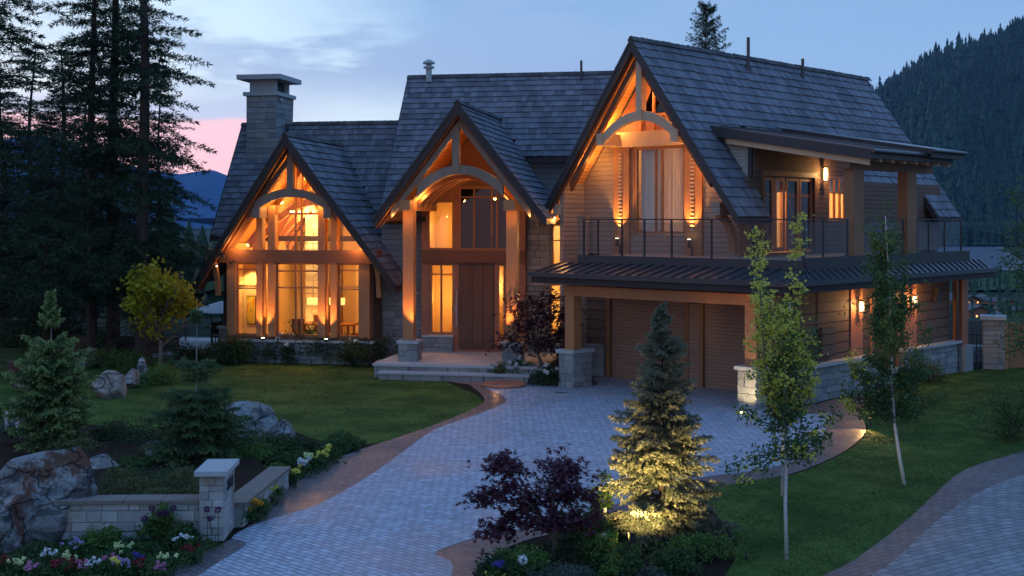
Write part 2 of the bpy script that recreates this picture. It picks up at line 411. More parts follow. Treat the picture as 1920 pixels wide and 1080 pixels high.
def tag(o, label=None, cat=None, group=None, kind=None):
    if label: o['label'] = label
    if cat: o['category'] = cat
    if group: o['group'] = group
    if kind: o['kind'] = kind
    return o
def thing(name, label, cat, loc=(0, 0, 0), rz=0, group=None):
    o = bpy.data.objects.new(name, None); C.objects.link(o); o.location = loc; o.rotation_euler = (0, 0, rz)
    o.empty_display_size = .2
    return tag(o, label, cat, group)
def dup(root, loc, rz=0, scale=1.0, label=None, cat=None, group=None, name=None):
    r = root.copy(); C.objects.link(r); r.location = loc; r.rotation_euler = (0, 0, rz)
    r.scale = (scale,) * 3 if not hasattr(scale, '__len__') else scale
    if name: r.name = name
    tag(r, label, cat, group)
    for ch in list(root.children):
        c = ch.copy(); C.objects.link(c); c.parent = r
        for g in list(ch.children): d = g.copy(); C.objects.link(d); d.parent = c
    return r
def light(kind, loc, energy, color=(1, .5, .16), size=.1, target=None, spot=70, parent=None, sy=None):
    d = bpy.data.lights.new('light', kind); d.energy = energy; d.color = color
    if kind == 'AREA': d.size = size; (setattr(d, 'shape', 'RECTANGLE'), setattr(d, 'size_y', sy)) if sy else None
    else: d.shadow_soft_size = size
    if kind == 'SPOT': d.spot_size = R(spot); d.spot_blend = .6
    o = bpy.data.objects.new('lamp_light', d); C.objects.link(o); o.location = loc
    if target is not None: o.rotation_euler = (Vector(target) - Vector(loc)).to_track_quat('-Z', 'Y').to_euler()
    return o
def gp(px, py, z=0.0):           # where a sight line of the survey meets the ground
    y = (z - CAMH) / (-(py - 410) / 2340); return Vector(((px - 960) / 2340 * y, y, z))
WARM = (1, .455, .11); WARM2 = (1, .57, .20)

# shingles: every shake a little tapered board with its own butt edge
def shingle_patch(mb, e0, e1, r0, r1, course=.30, keep=None, seed=1, wmin=.10, wmax=.26, thick=.040, roll=False):
    rd = random.Random(seed); e0, e1, r0, r1 = map(Vector, (e0, e1, r0, r1))
    nrm = (e1 - e0).cross(r0 - e0).normalized()
    if nrm.z < 0: nrm = -nrm
    L = ((r0 - e0).length + (r1 - e1).length) / 2; nc = max(1, round(L / course)); wid = (e1 - e0).length
    def pt(a, t): return (e0.lerp(e1, a)).lerp(r0.lerp(r1, a), t)
    for i in range(nc):
        t0, t1 = i / nc, (i + 1) / nc; a = -rd.random() * .1 / wid
        while a < 1:
            w = rd.uniform(wmin, wmax) / wid; a2 = min(1, a + w); aa = max(a, 0)
            if a2 - aa > .02 / wid:
                j = rd.uniform(-.05, .03) / nc; h = thick * rd.uniform(.85, 1.25)
                p0, p1 = pt(aa, t0 + j), pt(a2 - .006 / wid, t0 + j + rd.uniform(-.02, .02) / nc); q1, q0 = pt(a2 - .006 / wid, t1 + .12 / nc), pt(aa, t1 + .12 / nc)
                if keep is None or keep((p0 + p1 + q0 + q1) / 4):
                    up = nrm * h
                    flip = (p1 - p0).cross(q0 - p0).dot(nrm) < 0
                    fs = [(0, 1, 2, 3), (4, 5, 1, 0), (5, 6, 2, 1), (4, 0, 3, 7), (7, 6, 5, 4)]
                    if flip: fs = [f[::-1] for f in fs]
                    mb.solid([p0 + up, p1 + up, q1 + nrm * .004, q0 + nrm * .004, p0 - nrm * .02, p1 - nrm * .02, q1 - nrm * .02, q0 - nrm * .02], fs)
            a += w
def stone_wall(mb, F, axis, c0, c1, w, z0, z1, out, hs=(.14, .26), ws=(.22, .62), seed=1, jut=.03, gap=.008, step=None):
    """coursed split-face blocks covering a wall plane; axis 'u' runs along u at v=w (face outward sign out along v)"""
    rd = random.Random(seed); z = z0
    U, V = (F[1], F[2]) if axis == 'u' else (F[2], F[1])
    def PP(c, wv, z): return P(F, c, wv, z) if axis == 'u' else P(F, wv, c, z)
    while z < z1 - .01:
        h = rd.uniform(*hs)
        if z1 - z - h < hs[0] * .6: h = z1 - z
        c = c0
        while c < c1 - .01:
            wd = rd.uniform(*ws)
            if c1 - c - wd < ws[0] * .6: wd = c1 - c
            d = jut * rd.uniform(.3, 1.0); tl, tr = (rd.uniform(-.3, .3) * jut for _ in range(2)); b = .012
            x0, x1, y0, y1 = c + gap / 2, c + wd - gap / 2, z + gap / 2, z + h - gap / 2
            o1 = w; m_ = rd.uniform(.3, .7)
            pts = [PP(x0, o1 - out * .05, y0), PP(x1, o1 - out * .05, y0), PP(x1, o1 - out * .05, y1), PP(x0, o1 - out * .05, y1),
                   PP(x0, o1 + out * .004, y0), PP(x1, o1 + out * .004, y0), PP(x1, o1 + out * .004, y1), PP(x0, o1 + out * .004, y1),
                   PP(x0 + b, o1 + out * (d + tl), y0 + b), PP(x1 - b, o1 + out * (d + tr), y0 + b), PP(x1 - b, o1 + out * (d * .8 + tr), y1 - b), PP(x0 + b, o1 + out * (d * .9 - tl), y1 - b)]
            fs = [(8, 9, 10, 11), (4, 5, 9, 8), (5, 6, 10, 9), (6, 7, 11, 10), (7, 4, 8, 11), (0, 1, 5, 4), (1, 2, 6, 5), (2, 3, 7, 6), (3, 0, 4, 7)]
            nn = (pts[9] - pts[8]).cross(pts[11] - pts[8]).dot(V * out)
            if nn < 0: fs = [f[::-1] for f in fs]
            mb.solid(pts, fs); c += wd
        z += h
def wall_holes(mb, F, axis, w0, w1, c0, c1, z0, z1, holes=(), top=None):
    """wall slab with rectangular openings; axis 'u': runs along u between v=w0..w1"""
    cs = sorted({c0, c1, *[min(max(x, c0), c1) for h in holes for x in h[:2]]}); zs = sorted({z0, z1, *[min(max(x, z0), z1) for h in holes for x in h[2:]]})
    inh = lambda c, z: any(h[0] < c < h[1] and h[2] < z < h[3] for h in holes)
    PP = (lambda c, w, z: P(F, c, w, z)) if axis == 'u' else (lambda c, w, z: P(F, w, c, z))
    full = {}
    for i in range(len(cs) - 1):
        for j in range(len(zs) - 1): full[i, j] = not inh((cs[i] + cs[i + 1]) / 2, (zs[j] + zs[j + 1]) / 2)
    for (i, j), ok in full.items():
        if not ok: continue
        a, b, y, z = cs[i], cs[i + 1], zs[j], zs[j + 1]
        for w in (w0, w1): mb.face([PP(a, w, y), PP(b, w, y), PP(b, w, z), PP(a, w, z)])
        if not full.get((i - 1, j)): mb.face([PP(a, w0, y), PP(a, w1, y), PP(a, w1, z), PP(a, w0, z)])
        if not full.get((i + 1, j)): mb.face([PP(b, w0, y), PP(b, w1, y), PP(b, w1, z), PP(b, w0, z)])
        if not full.get((i, j - 1)): mb.face([PP(a, w0, y), PP(b, w0, y), PP(b, w1, y), PP(a, w1, y)])
        if not full.get((i, j + 1)): mb.face([PP(a, w0, z), PP(b, w0, z), PP(b, w1, z), PP(a, w1, z)])

# ================================================================== THE HOUSE
house = thing('chalet', 'large timber and stone mountain chalet with steep shingled gables and lit windows', 'house')
H = house
def window(F, axis, c0, c1, w, z0, z1, vm=(), hm=(), fw=.055, dep=.10, m='frame_wood', pm='pane', name='window', label=None, out=-1):
    a, b = MB(), MB()
    fb = (lambda mb, x0, x1, y0, y1, d0, d1: mb.fbox(F, x0, x1, d0, d1, y0, y1)) if axis == 'u' else (lambda mb, x0, x1, y0, y1, d0, d1: mb.fbox(F, d0, d1, x0, x1, y0, y1))
    d0, d1 = w - dep / 2, w + dep / 2
    fb(a, c0, c1, z0, z0 + fw, d0, d1); fb(a, c0, c1, z1 - fw, z1, d0, d1)
    fb(a, c0, c0 + fw, z0 + fw, z1 - fw, d0, d1); fb(a, c1 - fw, c1, z0 + fw, z1 - fw, d0, d1)
    for x in vm: fb(a, x - .03, x + .03, z0 + fw, z1 - fw, d0 + .015, d1 - .015)
    for y in hm: fb(a, c0 + fw, c1 - fw, y - .025, y + .025, d0 + .02, d1 - .02)
    o = obj(name, a, m, H, label)
    fb(b, c0 + fw * .5, c1 - fw * .5, z0 + fw * .5, z1 - fw * .5, w - .006, w + .006)
    obj('pane', b, pm, o); return o
def gable_roof(F, uc, half, ze, zr, ve, vr, vb, root, seed=1, keepL=None, keepR=None, vbe=None, label=None, inner=None, course=.30, fas=.30, so_v=None, raf=(.42,), fm='fascia', vbL=None):
    """two shingled slopes meeting at a ridge along v; front rake prow from ve (eave) to vr (ridge)"""
    sh = MB(); vbe = vbe if vbe is not None else vb
    for sgn, kp, sd_ in ((-1, keepL, seed), (1, keepR, seed + 7)):
        shingle_patch(sh, P(F, uc + sgn * half, ve, ze), P(F, uc + sgn * half, vbe, ze), P(F, uc, vr, zr), P(F, uc, vb, zr), keep=kp, seed=sd_, course=course)
    roof = obj('roof', sh, 'shake', root, label)
    rc = MB(); v = vr - .03; rd = random.Random(seed)
    sl = math.atan2(zr - ze, half); cs, sn = math.cos(sl), math.sin(sl)
    while v < vb:
        for sgn in (-1, 1):
            t_ = rd.uniform(.02, .04)
            p = P(F, uc, v, zr + .05 + t_); dn = F[1] * (sgn * cs * .17) - ZV * (sn * .17)
            nn = F[1] * (sgn * sn * .025) + ZV * (cs * .025)
            rc.obox(p, dn, F[2] * .31 - ZV * .02, nn)
        v += .26
    obj('ridge_cap', rc, 'ridge_shake', roof)
    fa = MB(); raft = MB(); so = MB()
    for sgn in (-1, 1):
        e = P(F, uc + sgn * half, ve, ze); r = P(F, uc, vr, zr); dn = -ZV * fas
        fa.prism([e - ZV * .02, r - ZV * .02, r - ZV * .02 + dn * 1.15, e - ZV * .02 + dn * .9], F[2] * .05)
        fa.prism([e + ZV * .03 - F[2] * .02, r + ZV * .03 - F[2] * .02, r - ZV * .09 - F[2] * .02, e - ZV * .09 - F[2] * .02], F[2] * .02)
        # eave board along v
        fa.fbox(F, uc + sgn * half - (.02 if sgn < 0 else .0), uc + sgn * half + (.0 if sgn < 0 else .02), ve, (vbe if so_v is None else so_v), ze - .2, ze - .02)
        sv = vb if so_v is None else so_v
        so.prism([P(F, uc + sgn * (half - .01), ve + .05, ze - .10), P(F, uc, vr + .05, zr - .10), P(F, uc, sv, zr - .10), P(F, uc + sgn * (half - .01), sv, ze - .10)], ZV * .06)
        for dv in raf:
            raft.mark()
            e2 = P(F, uc + sgn * half * .99, ve + dv, ze - .11); r2 = P(F, uc, vr + dv, zr - .11)
            raft.prism([e2, r2, r2 - ZV * .30, e2 - ZV * .22], F[2] * .11)
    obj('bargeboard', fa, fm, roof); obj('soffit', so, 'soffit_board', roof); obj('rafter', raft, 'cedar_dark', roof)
    return roof
def arch(mb, F, u0, u1, v, z_end, z_mid, thick, dep, end_thick=None, n=14):
    for i in range(n):
        a, b = i / n, (i + 1) / n
        za, zb = (z_end + (z_mid - z_end) * (1 - (2 * t - 1) ** 2) for t in (a, b))
        ta, tb = (thick + ((end_thick or thick) - thick) * (2 * t - 1) ** 2 for t in (a, b))
        ua, ub = u0 + (u1 - u0) * a, u0 + (u1 - u0) * b
        mb.prism([P(F, ua, v, za), P(F, ub, v, zb), P(F, ub, v, zb - tb), P(F, ua, v, za - ta)], F[2] * dep)
def brace(mb, p, q, bend, w, side, n=7):
    p, q, bend = Vector(p), Vector(q), Vector(bend)
    pts = [(p * (1 - t) ** 2 + (p + q) / 2 * 0 + bend * 2 * t * (1 - t) + q * t * t) for t in [i / n for i in range(n + 1)]]
    for a, b in zip(pts, pts[1:]): mb.bar(a - (b - a) * .08, b + (b - a) * .08, w, w * 1.1, side)
def soffit_lamp(p):
    mb = MB(); mb.lathe(Vector(p), [(.05, .03), (.05, 0)], 10); o = obj('downlight', mb, 'dark_metal', H)
    b = MB(); b.lathe(Vector(p) - ZV * .012, [(.02, 0.011), (.035, 0.0)], 10); obj('bulb', b, 'bulb', o)
def wall_lamp(F, axis, c, w, z, out, h=.34, m='lamp_glow', e=14):
    D = (F[2] if axis == 'u' else F[1]) * out; T = F[1] if axis == 'u' else F[2]
    p = P(F, c, w, z) if axis == 'u' else P(F, w, c, z); q = p + D * .13
    a = MB(); a.obox(p - T * .05 - ZV * .16, T * .10, D * .02, ZV * .3); a.bar(p + ZV * .2, q + ZV * .2, .02, .02)
    a.obox(q - T * .075 - D * .075 + ZV * (h / 2), T * .15, D * .15, ZV * .03); a.obox(q - T * .06 - D * .06 - ZV * (h / 2 + .02), T * .12, D * .12, ZV * .02)
    for s1 in (-1, 1):
        for s2 in (-1, 1): a.obox(q + T * (s1 * .058 - .006) + D * (s2 * .058 - .006) - ZV * h / 2, T * .012, D * .012, ZV * h)
    o = obj('wall_lamp', a, 'dark_metal', H); g = MB(); g.lathe(q - ZV * (h / 2 - .02), [(.045, 0), (.05, h * .5), (.04, h - .04)], 12); obj('lamp_glass', g, m, o, smooth=True)
    light('POINT', q + D * .12, e, WARM2, .06)

# ------------------------------------------------------------------ great room wing (left gable)
F = M; UL = lambda px: -10.06 + (px - 430) * .01903
uc, hw = -7.5, 3.55; ZE, ZR = 2.72, 7.66; sl = (ZR - ZE) / hw
zl = lambda u: ZR - sl * abs(u - uc)
zlow = lambda v: 8.49 - 1.46 * (5.96 - v)               # lower main roof surface
ztall = lambda v: 10.08 - 1.376 * (5.14 - v)            # tall main roof surface
zmid = lambda u: 8.44 - 1.30 * abs(u + 1.27)
def loc_(F, p): d = p - F[0]; return d.dot(F[1]), d.dot(F[2]), p.z
gable_roof(M, uc, hw, ZE, ZR, .30, -.46, 5.6, H, seed=11, vbe=3.4, so_v=1.0, raf=(.10, .50), label='shingled roof of the great room gable at the left',
           keepL=lambda p: zl(loc_(M, p)[0]) > zlow(loc_(M, p)[1]) - .35 or loc_(M, p)[1] < 2.3,
           keepR=lambda p: zl(loc_(M, p)[0]) > zlow(loc_(M, p)[1]) - .35 or loc_(M, p)[1] < 2.3)
# front timber frame
a = MB(); b = MB()
zt = lambda u: zl(u) - .22
for (p0, p1, v0) in ((430, 446, .80), (487, 498, .74), (508.5, 522, .74), (602, 615, .74), (625.5, 637, .74), (677, 696, .80)):
    u0, u1 = UL(p0), UL(p1)
    pc = MB(); top = min(zt(u0), zt(u1)); pc.fbox(M, u0, u1, v0, 1.06, .90, 3.40); pc.fbox(M, u0, u1, v0 + .004, 1.06, 3.84, min(top, 5.35))
    obj('post', pc, 'cedar', H)
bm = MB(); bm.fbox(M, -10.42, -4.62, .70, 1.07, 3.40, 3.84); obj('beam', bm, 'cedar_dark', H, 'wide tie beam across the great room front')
bm = MB()
for u in (-10.55, -4.82): bm.mark().fbox(M, u - .02, u + .25, .25, .72, 3.50, 3.86)
obj('purlin', bm, 'cedar_dark', H)
# upper collar + mullions
mu = MB(); mu.fbox(M, UL(522), UL(602), .90, 1.0, 5.03, 5.11)
for px in (557, 568): mu.fbox(M, UL(px) - .03, UL(px) + .03, .92, 1.02, 3.84, zt(UL(px)) - .02)
mu.fbox(M, UL(522) , UL(602), .86, 1.04, 5.62, 5.80)
for s_ in (-1, 1):
    mu.prism([P(M, uc + s_ * 2.5, .92, zl(uc + s_ * 2.5) - .20), P(M, uc, .92, ZR - .20), P(M, uc, .92, ZR - .44), P(M, uc + s_ * 2.5, .92, zl(uc + s_ * 2.5) - .44)], M[2] * .14)
obj('window_mullion', mu, 'frame_wood', H)
gl = MB(); gl.face([P(M, uc - 2.45, .99, 3.84), P(M, uc + 2.45, .99, 3.84), P(M, uc + 2.45, .99, zl(uc + 2.45) - .25), P(M, uc, .99, ZR - .3), P(M, uc - 2.45, .99, zl(uc - 2.45) - .25)])
obj('pane', gl, 'pane', H, 'tall triangular gable glazing of the great room')
window(M, 'u', UL(446), UL(487), .97, .92, 3.40, hm=(2.52, 2.60, 3.16))
window(M, 'u', UL(498), UL(508.5), .97, .92, 3.40)
window(M, 'u', UL(522), UL(602), .97, .92, 3.40, vm=(UL(557), UL(568)), hm=(2.56, 3.12))
window(M, 'u', UL(615), UL(625.5), .97, .92, 3.40)
window(M, 'u', UL(637), UL(677), .97, .92, 3.40, hm=(2.52, 2.60, 3.16))
# stone base with sill
st = MB(); stone_wall(st, M, 'u', -10.12, -4.9, .82, 0, .72, -1, hs=(.12, .2), seed=3); obj('stone_base', st, 'stone', H)
st = MB(); st.fbox(M, -10.1, -4.92, .83, 1.2, 0, .715); obj('foundation', st, 'mortar', H)
st = MB(); st.fbox(M, -10.2, -4.82, .70, 1.1, .72, .80); obj('sill', st, 'cap_stone', H)
st = MB(); st.fbox(M, -10.08, -4.96, .86, 1.06, .80, .92); obj('sill', st, 'cedar_dark', H)
# arched truss standing out in front
tr = MB(); arch(tr, M, -8.80, -6.23, .12, 5.48, 5.90, .27, .16, .34); obj('truss_arch', tr, 'weathered', H)
tr = MB(); tr.fbox(M, -7.63, -7.42, .08, .30, 5.62, 7.25); obj('king_post', tr, 'weathered', H)
for u in (-8.86, -6.37):
    tr = MB(); tr.fbox(M, u, u + .26, .10, 1.0, 4.92, 5.28); obj('purlin', tr, 'weathered', H)
tr = MB()
for s_ in (-1, 1):
    tr.mark(); e2 = P(M, uc + s_ * 1.55, .14, zl(uc + s_ * 1.55) - .40); r2 = P(M, uc, .14, ZR - .52)
    tr.prism([e2, r2, r2 - ZV * .28, e2 - ZV * .28], M[2] * .14)
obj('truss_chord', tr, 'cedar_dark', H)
br = MB()
for u in (-10.38, -4.66): brace(br.mark(), P(M, u, .38, 3.48), P(M, u, .82, 2.30), P(M, u, .72, 3.28), .15, M[1])
obj('brace', br, 'cedar', H)
# side walls
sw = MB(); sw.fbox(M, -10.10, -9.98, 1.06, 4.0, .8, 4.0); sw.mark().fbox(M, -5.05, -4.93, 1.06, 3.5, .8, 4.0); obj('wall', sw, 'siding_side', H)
sw = MB(); sw.fbox(M, -10.12, -9.99, 1.06, 4.0, 0, .8); sw.mark().fbox(M, -5.04, -4.90, 1.06, 3.5, 0, .8); obj('stone_base', sw, 'stone', H)
# interior shell
rm = MB()
rm.face([P(M, -9.96, 1.05, .45), P(M, -5.06, 1.05, .45), P(M, -5.06, 7, .45), P(M, -9.96, 7, .45)]); obj('floor', rm, 'floor_int', H)
rm = MB()
rm.face([P(M, -9.96, 7, .45), P(M, -5.06, 7, .45), P(M, -5.06, 7, 4.0), P(M, uc, 7, 7.3), P(M, -9.96, 7, 4.0)])
rm.face([P(M, -9.96, 1.05, .45), P(M, -9.96, 7, .45), P(M, -9.96, 7, 4.05), P(M, -9.96, 1.05, 4.05)])
rm.face([P(M, -5.06, 1.05, .45), P(M, -5.06, 7, .45), P(M, -5.06, 7, 4.05), P(M, -5.06, 1.05, 4.05)])
obj('interior_wall', rm, 'plaster', H)
rm = MB()
for s_ in (-1, 1): rm.face([P(M, uc + s_ * 2.47, 1.05, zl(uc + 2.47) - .16), P(M, uc, 1.05, ZR - .16), P(M, uc, 7, ZR - .16), P(M, uc + s_ * 2.47, 7, zl(uc + 2.47) - .16)])
obj('ceiling', rm, 'soffit_board', H)
rm = MB()
for vv in (2.4, 4.2, 6.0):
    arch(rm.mark(), M, -9.8, -5.2, vv, 3.9, 5.6, .24, .18, .3)
    for s_ in (-1, 1):
        e2 = P(M, uc + s_ * 2.4, vv, zl(uc + 2.4) - .2); r2 = P(M, uc, vv, ZR - .2); rm.prism([e2, r2, r2 - ZV * .26, e2 - ZV * .26], M[2] * .16)
obj('roof_truss', rm, 'cedar', H)
rm = MB(); rm.fbox(M, -9.95, -9.25, 2.0, 2.1, .45, 3.3); obj('interior_wall', rm, 'plaster', H)
fp = MB(); stone_wall(fp, M, 'u', -8.85, -7.95, 5.2, .45, 6.2, -1, seed=9); fp.fbox(M, -8.85, -7.95, 5.21, 6.9, .45, 6.2); obj('fireplace', fp, 'stone_garden', H)
rm = MB(); rm.fbox(M, -6.35, -5.6, 4.2, 5.2, .45, 3.3); obj('cabinet', rm, 'cedar_red', H)
for p, e in (((-7.5, 2.6, 5.0), 130), ((-9.0, 2.9, 3.0), 55), ((-7.4, 3.0, 2.95), 90), ((-5.9, 2.6, 2.9), 45), ((-8.4, 4.6, 4.6), 100), ((-8.4, 4.7, 1.2), 30), ((-7.6, 5.0, 6.2), 60)):
    light('POINT', P(M, *p), e * 1.35, WARM, .15)
light('SPOT', P(M, -8.4, 3.6, 5.6), 500, (1, .62, .25), .06, P(M, -8.4, 5.2, 4.2), 60)
light('SPOT', P(M, -9.55, 1.35, 3.3), 160, WARM2, .04, P(M, -9.6, 2.0, 2.3), 75)
for u in (-8.68, -6.44):                                   # uplights on the paired posts
    light('SPOT', P(M, u, .38, .88), 260, WARM, .04, P(M, u, .85, 3.2), 62)
    f_ = MB(); f_.lathe(P(M, u, .60, .80), [(.06, 0), (.06, .07)], 10); o = obj('post_uplight', f_, 'dark_metal', H)
    f_ = MB(); f_.lathe(P(M, u, .60, .865), [(.05, 0), (.05, .01)], 10); obj('bulb', f_, 'flood_glow', o)
for u in (-9.6, -5.4): light('POINT', P(M, u, .45, 3.98), 22, WARM, .05)
for u in (-8.3, -6.7): light('POINT', P(M, u, .55, 5.45), 24, WARM, .05)
light('POINT', P(M, -7.5, .5, 6.3), 18, WARM, .05)
soffit_lamp(P(M, -10.3, .5, 3.30))

# ------------------------------------------------------------------ main body roofs
def in_left(p):
    u, v, z = loc_(M, p)
    if abs(u - uc) < hw - .05 and zl(u) > z + .03: return False
    return not (-11.12 < u < -9.8 and v > 5.08)
sh = MB(); shingle_patch(sh, P(M, -11.65, 3.10, zlow(3.1)), P(M, -3.6, 3.10, zlow(3.1)), P(M, -11.65, 5.96, 8.49), P(M, -3.6, 5.96, 8.49), keep=lambda p: in_left(p) and not (loc_(M, p)[0] > -4.7 and ztall(loc_(M, p)[1]) > loc_(M, p)[2] + 3), seed=21, course=.27)
shingle_patch(sh, P(M, -3.6, 8.8, 4.3), P(M, -11.65, 8.8, 4.3), P(M, -3.6, 5.96, 8.49), P(M, -11.65, 5.96, 8.49), seed=22, course=.4, wmin=.3, wmax=.6)
rf = obj('roof', sh, 'shake', H, label='lower shingled roof slope behind the chimney')
rc = MB(); u = -11.7
while u < -4.7:
    if not (-11.4 < u < -9.75):
        rc.obox(P(M, u, 5.96, 8.56), M[1] * .31 + ZV * .012, -M[2] * .09 - ZV * .12, ZV * .03); rc.obox(P(M, u, 5.96, 8.56), M[1] * .31 + ZV * .012, M[2] * .09 - ZV * .12, ZV * .03)
    u += .26
obj('ridge_cap', rc, 'ridge_shake', rf)
ls = MB()                                                    # rake boards at the far left end
ls.prism([P(M, -11.66, 3.08, zlow(3.08) - .02), P(M, -11.66, 5.96, 8.46), P(M, -11.66, 5.96, 8.2), P(M, -11.66, 3.08, zlow(3.08) - .26)], -M[1] * .05)
ls.fbox(M, -11.62, -3.7, 3.04, 3.09, zlow(3.1) - .22, zlow(3.1) - .03); obj('bargeboard', ls, 'fascia', rf)
def in_tall(p):
    u, v, z = loc_(M, p)
    if z < 7.0 and u > -1.6: return False
    if abs(u + 1.27) < 2.75 and zmid(u) > z + .03: return False
    return True
sh = MB(); shingle_patch(sh, P(M, -4.85, 1.45, ztall(1.45)), P(M, 5.2, 1.45, ztall(1.45)), P(M, -4.85, 5.14, 10.08), P(M, 5.2, 5.14, 10.08), keep=in_tall, seed=31, course=.25, wmin=.12, wmax=.3)
shingle_patch(sh, P(M, 5.2, 9, 5.0), P(M, -4.85, 9, 5.0), P(M, 5.2, 5.14, 10.08), P(M, -4.85, 5.14, 10.08), seed=32, course=.4, wmin=.3, wmax=.6)
rf = obj('roof', sh, 'shake', H, label='tall shingled middle roof behind the entrance gable')
rc = MB(); u = -4.88
while u < 4.6:
    rc.obox(P(M, u, 5.14, 10.15), M[1] * .31 + ZV * .012, -M[2] * .09 - ZV * .12, ZV * .03); rc.obox(P(M, u, 5.14, 10.15), M[1] * .31 + ZV * .012, M[2] * .09 - ZV * .12, ZV * .03); u += .26
obj('ridge_cap', rc, 'ridge_shake', rf)
ls = MB(); ls.prism([P(M, -4.86, 1.43, ztall(1.43) - .03), P(M, -4.86, 5.14, 10.05), P(M, -4.86, 5.14, 9.85), P(M, -4.86, 1.43, ztall(1.43) - .22)], -M[1] * .03)
ls.mark().fbox(M, -4.85, -3.2, 1.40, 1.45, ztall(1.45) - .2, ztall(1.45) - .03); ls.mark().fbox(M, .0, 4.5, 2.86, 2.91, 6.82, 7.0); obj('bargeboard', ls, 'fascia', rf)
# body walls
w = MB(); w.fbox(M, -11.35, -10.0, 3.5, 3.65, .9, 4.3); w.mark().fbox(M, -11.37, -11.25, 3.5, 8.4, .9, 4.35); w.mark().prism([P(M, -11.3, 3.5, 4.3), P(M, -11.3, 5.96, 7.9), P(M, -11.3, 8.4, 4.3)], M[1] * .1); obj('wall', w, 'siding_side', H)
w = MB(); stone_wall(w, M, 'u', -11.5, -10.0, 3.42, 0, .9, -1, seed=5); w.fbox(M, -11.5, -10.0, 3.43, 3.66, 0, .9); w.fbox(M, -11.5, -11.2, 3.44, 8.4, 0, .9); obj('stone_base', w, 'stone', H)
w = MB(); w.fbox(M, -11.56, -9.98, 3.34, 3.7, .9, .98); obj('sill', w, 'cap_stone', H)
w = MB(); w.fbox(M, -4.93, -3.35, 2.0, 2.12, 0, 5.2); w.mark().prism([P(M, -4.8, 1.5, 4.9), P(M, -4.8, 5.14, 9.9), P(M, -4.8, 5.14, 4.9)], M[1] * .1); w.mark().fbox(M, -.2, 4.6, 3.3, 3.42, 4.9, 7.2); obj('wall', w, 'siding_blue', H)
w = MB(); stone_wall(w, M, 'u', -4.88, -3.35, 1.96, 0, 2.4, -1, seed=6); obj('stone_base', w, 'stone', H)
# stone walled bay right of the entrance, with lit windows
hl = [(1.02, 1.98, 3.20, 4.72), (.95, 1.98, 1.02, 2.72)]
w = MB(); wall_holes(w, M, 'u', 1.82, 1.98, .15, 3.6, 0, 5.15, hl); obj('wall', w, 'siding_blue', H)
w = MB()
stone_wall(w, M, 'u', .15, .95, 1.80, 0, 5.1, -1, seed=7); stone_wall(w, M, 'u', 2.05, 2.9, 1.80, 0, 5.1, -1, seed=8)
stone_wall(w, M, 'u', .95, 2.05, 1.80, 0, .98, -1, seed=81); obj('stone_base', w, 'stone', H)
for (c0, c1, z0, z1) in hl: window(M, 'u', c0, c1, 1.86, z0, z1, vm=((c0 + c1) / 2,), hm=(z1 - .55,), label='bright yellow lit window of the stone bay')
w = MB(); w.fbox(M, .1, 3.6, 1.62, 1.80, 5.15, 5.38); obj('fascia', w, 'fascia', H)
sh = MB(); shingle_patch(sh, P(M, .1, 1.6, 5.36), P(M, 3.6, 1.6, 5.36), P(M, .1, 3.3, 5.95), P(M, 3.6, 3.3, 5.95), seed=41); obj('roof', sh, 'shake', H, label='small shingled strip below the pale blue upper wall')
w = MB(); q = lambda u, v, z: P(M, u, v, z)
w.face([q(.3, 4.2, .4), q(3.5, 4.2, .4), q(3.5, 4.2, 5.1), q(.3, 4.2, 5.1)]); w.face([q(.3, 1.99, .4), q(.3, 4.2, .4), q(.3, 4.2, 5.1), q(.3, 1.99, 5.1)]); w.face([q(3.5, 1.99, .4), q(3.5, 4.2, .4), q(3.5, 4.2, 5.1), q(3.5, 1.99, 5.1)])
w.face([q(.3, 1.99, 5.1), q(3.5, 1.99, 5.1), q(3.5, 4.2, 5.1), q(.3, 4.2, 5.1)]); w.face([q(.3, 1.99, 2.95), q(3.5, 1.99, 2.95), q(3.5, 4.2, 2.95), q(.3, 4.2, 2.95)]); w.face([q(.3, 1.99, .4), q(3.5, 1.99, .4), q(3.5, 4.2, .4), q(.3, 4.2, .4)])
obj('interior_wall', w, 'plaster', H)
light('POINT', q(1.6, 3.0, 4.3), 130, WARM2, .12); light('POINT', q(1.5, 3.0, 2.2), 90, WARM2, .12)
w = MB(); w.lathe(q(1.75, 2.6, 4.30), [(.03, .55), (.03, .25), (.16, .22), (.2, .12), (.12, 0)], 12); obj('ceiling_lamp', w, 'chair_dark', H)
# chimney
ch = MB(); CU0, CU1, CV0, CV1 = -11.12, -9.92, 5.04, 6.75
stone_wall(ch, M, 'u', CU0, CU1, CV0, 7.15, 9.52, -1, hs=(.14, .24), ws=(.35, .8), seed=12)
stone_wall(ch, M, 'v', CV0, CV1, CU1, 7.15, 9.52, 1, hs=(.14, .24), ws=(.35, .8), seed=13); ch.fbox(M, CU0, CU1, CV0 + .01, CV1, 7.15, 9.52)
chim = obj('chimney', ch, 'stone', H, 'pale coursed stone chimney with two slab caps')
ch = MB(); ch.fbox(M, CU0 - .1, CU1 + .1, CV0 - .1, CV1 + .1, 9.52, 9.66); ch.fbox(M, CU0 - .28, CU1 + .25, CV0 - .28, CV1 + .28, 10.12, 10.3); obj('chimney_cap', ch, 'cap_stone', chim)
ch = MB(); ch.fbox(M, CU0 + .1, CU1 - .08, CV0 + .08, CV0 + .3, 9.66, 10.12); ch.mark().fbox(M, CU0 + .1, CU1 - .1, CV1 - .3, CV1 - .1, 9.66, 10.12); obj('chimney_neck', ch, 'cap_stone', chim)
ch = MB(); ch.fbox(M, CU0 + .25, CU1 - .25, CV0 + .32, CV1 - .32, 9.66, 10.10); obj('flue', ch, 'dark_metal', chim)
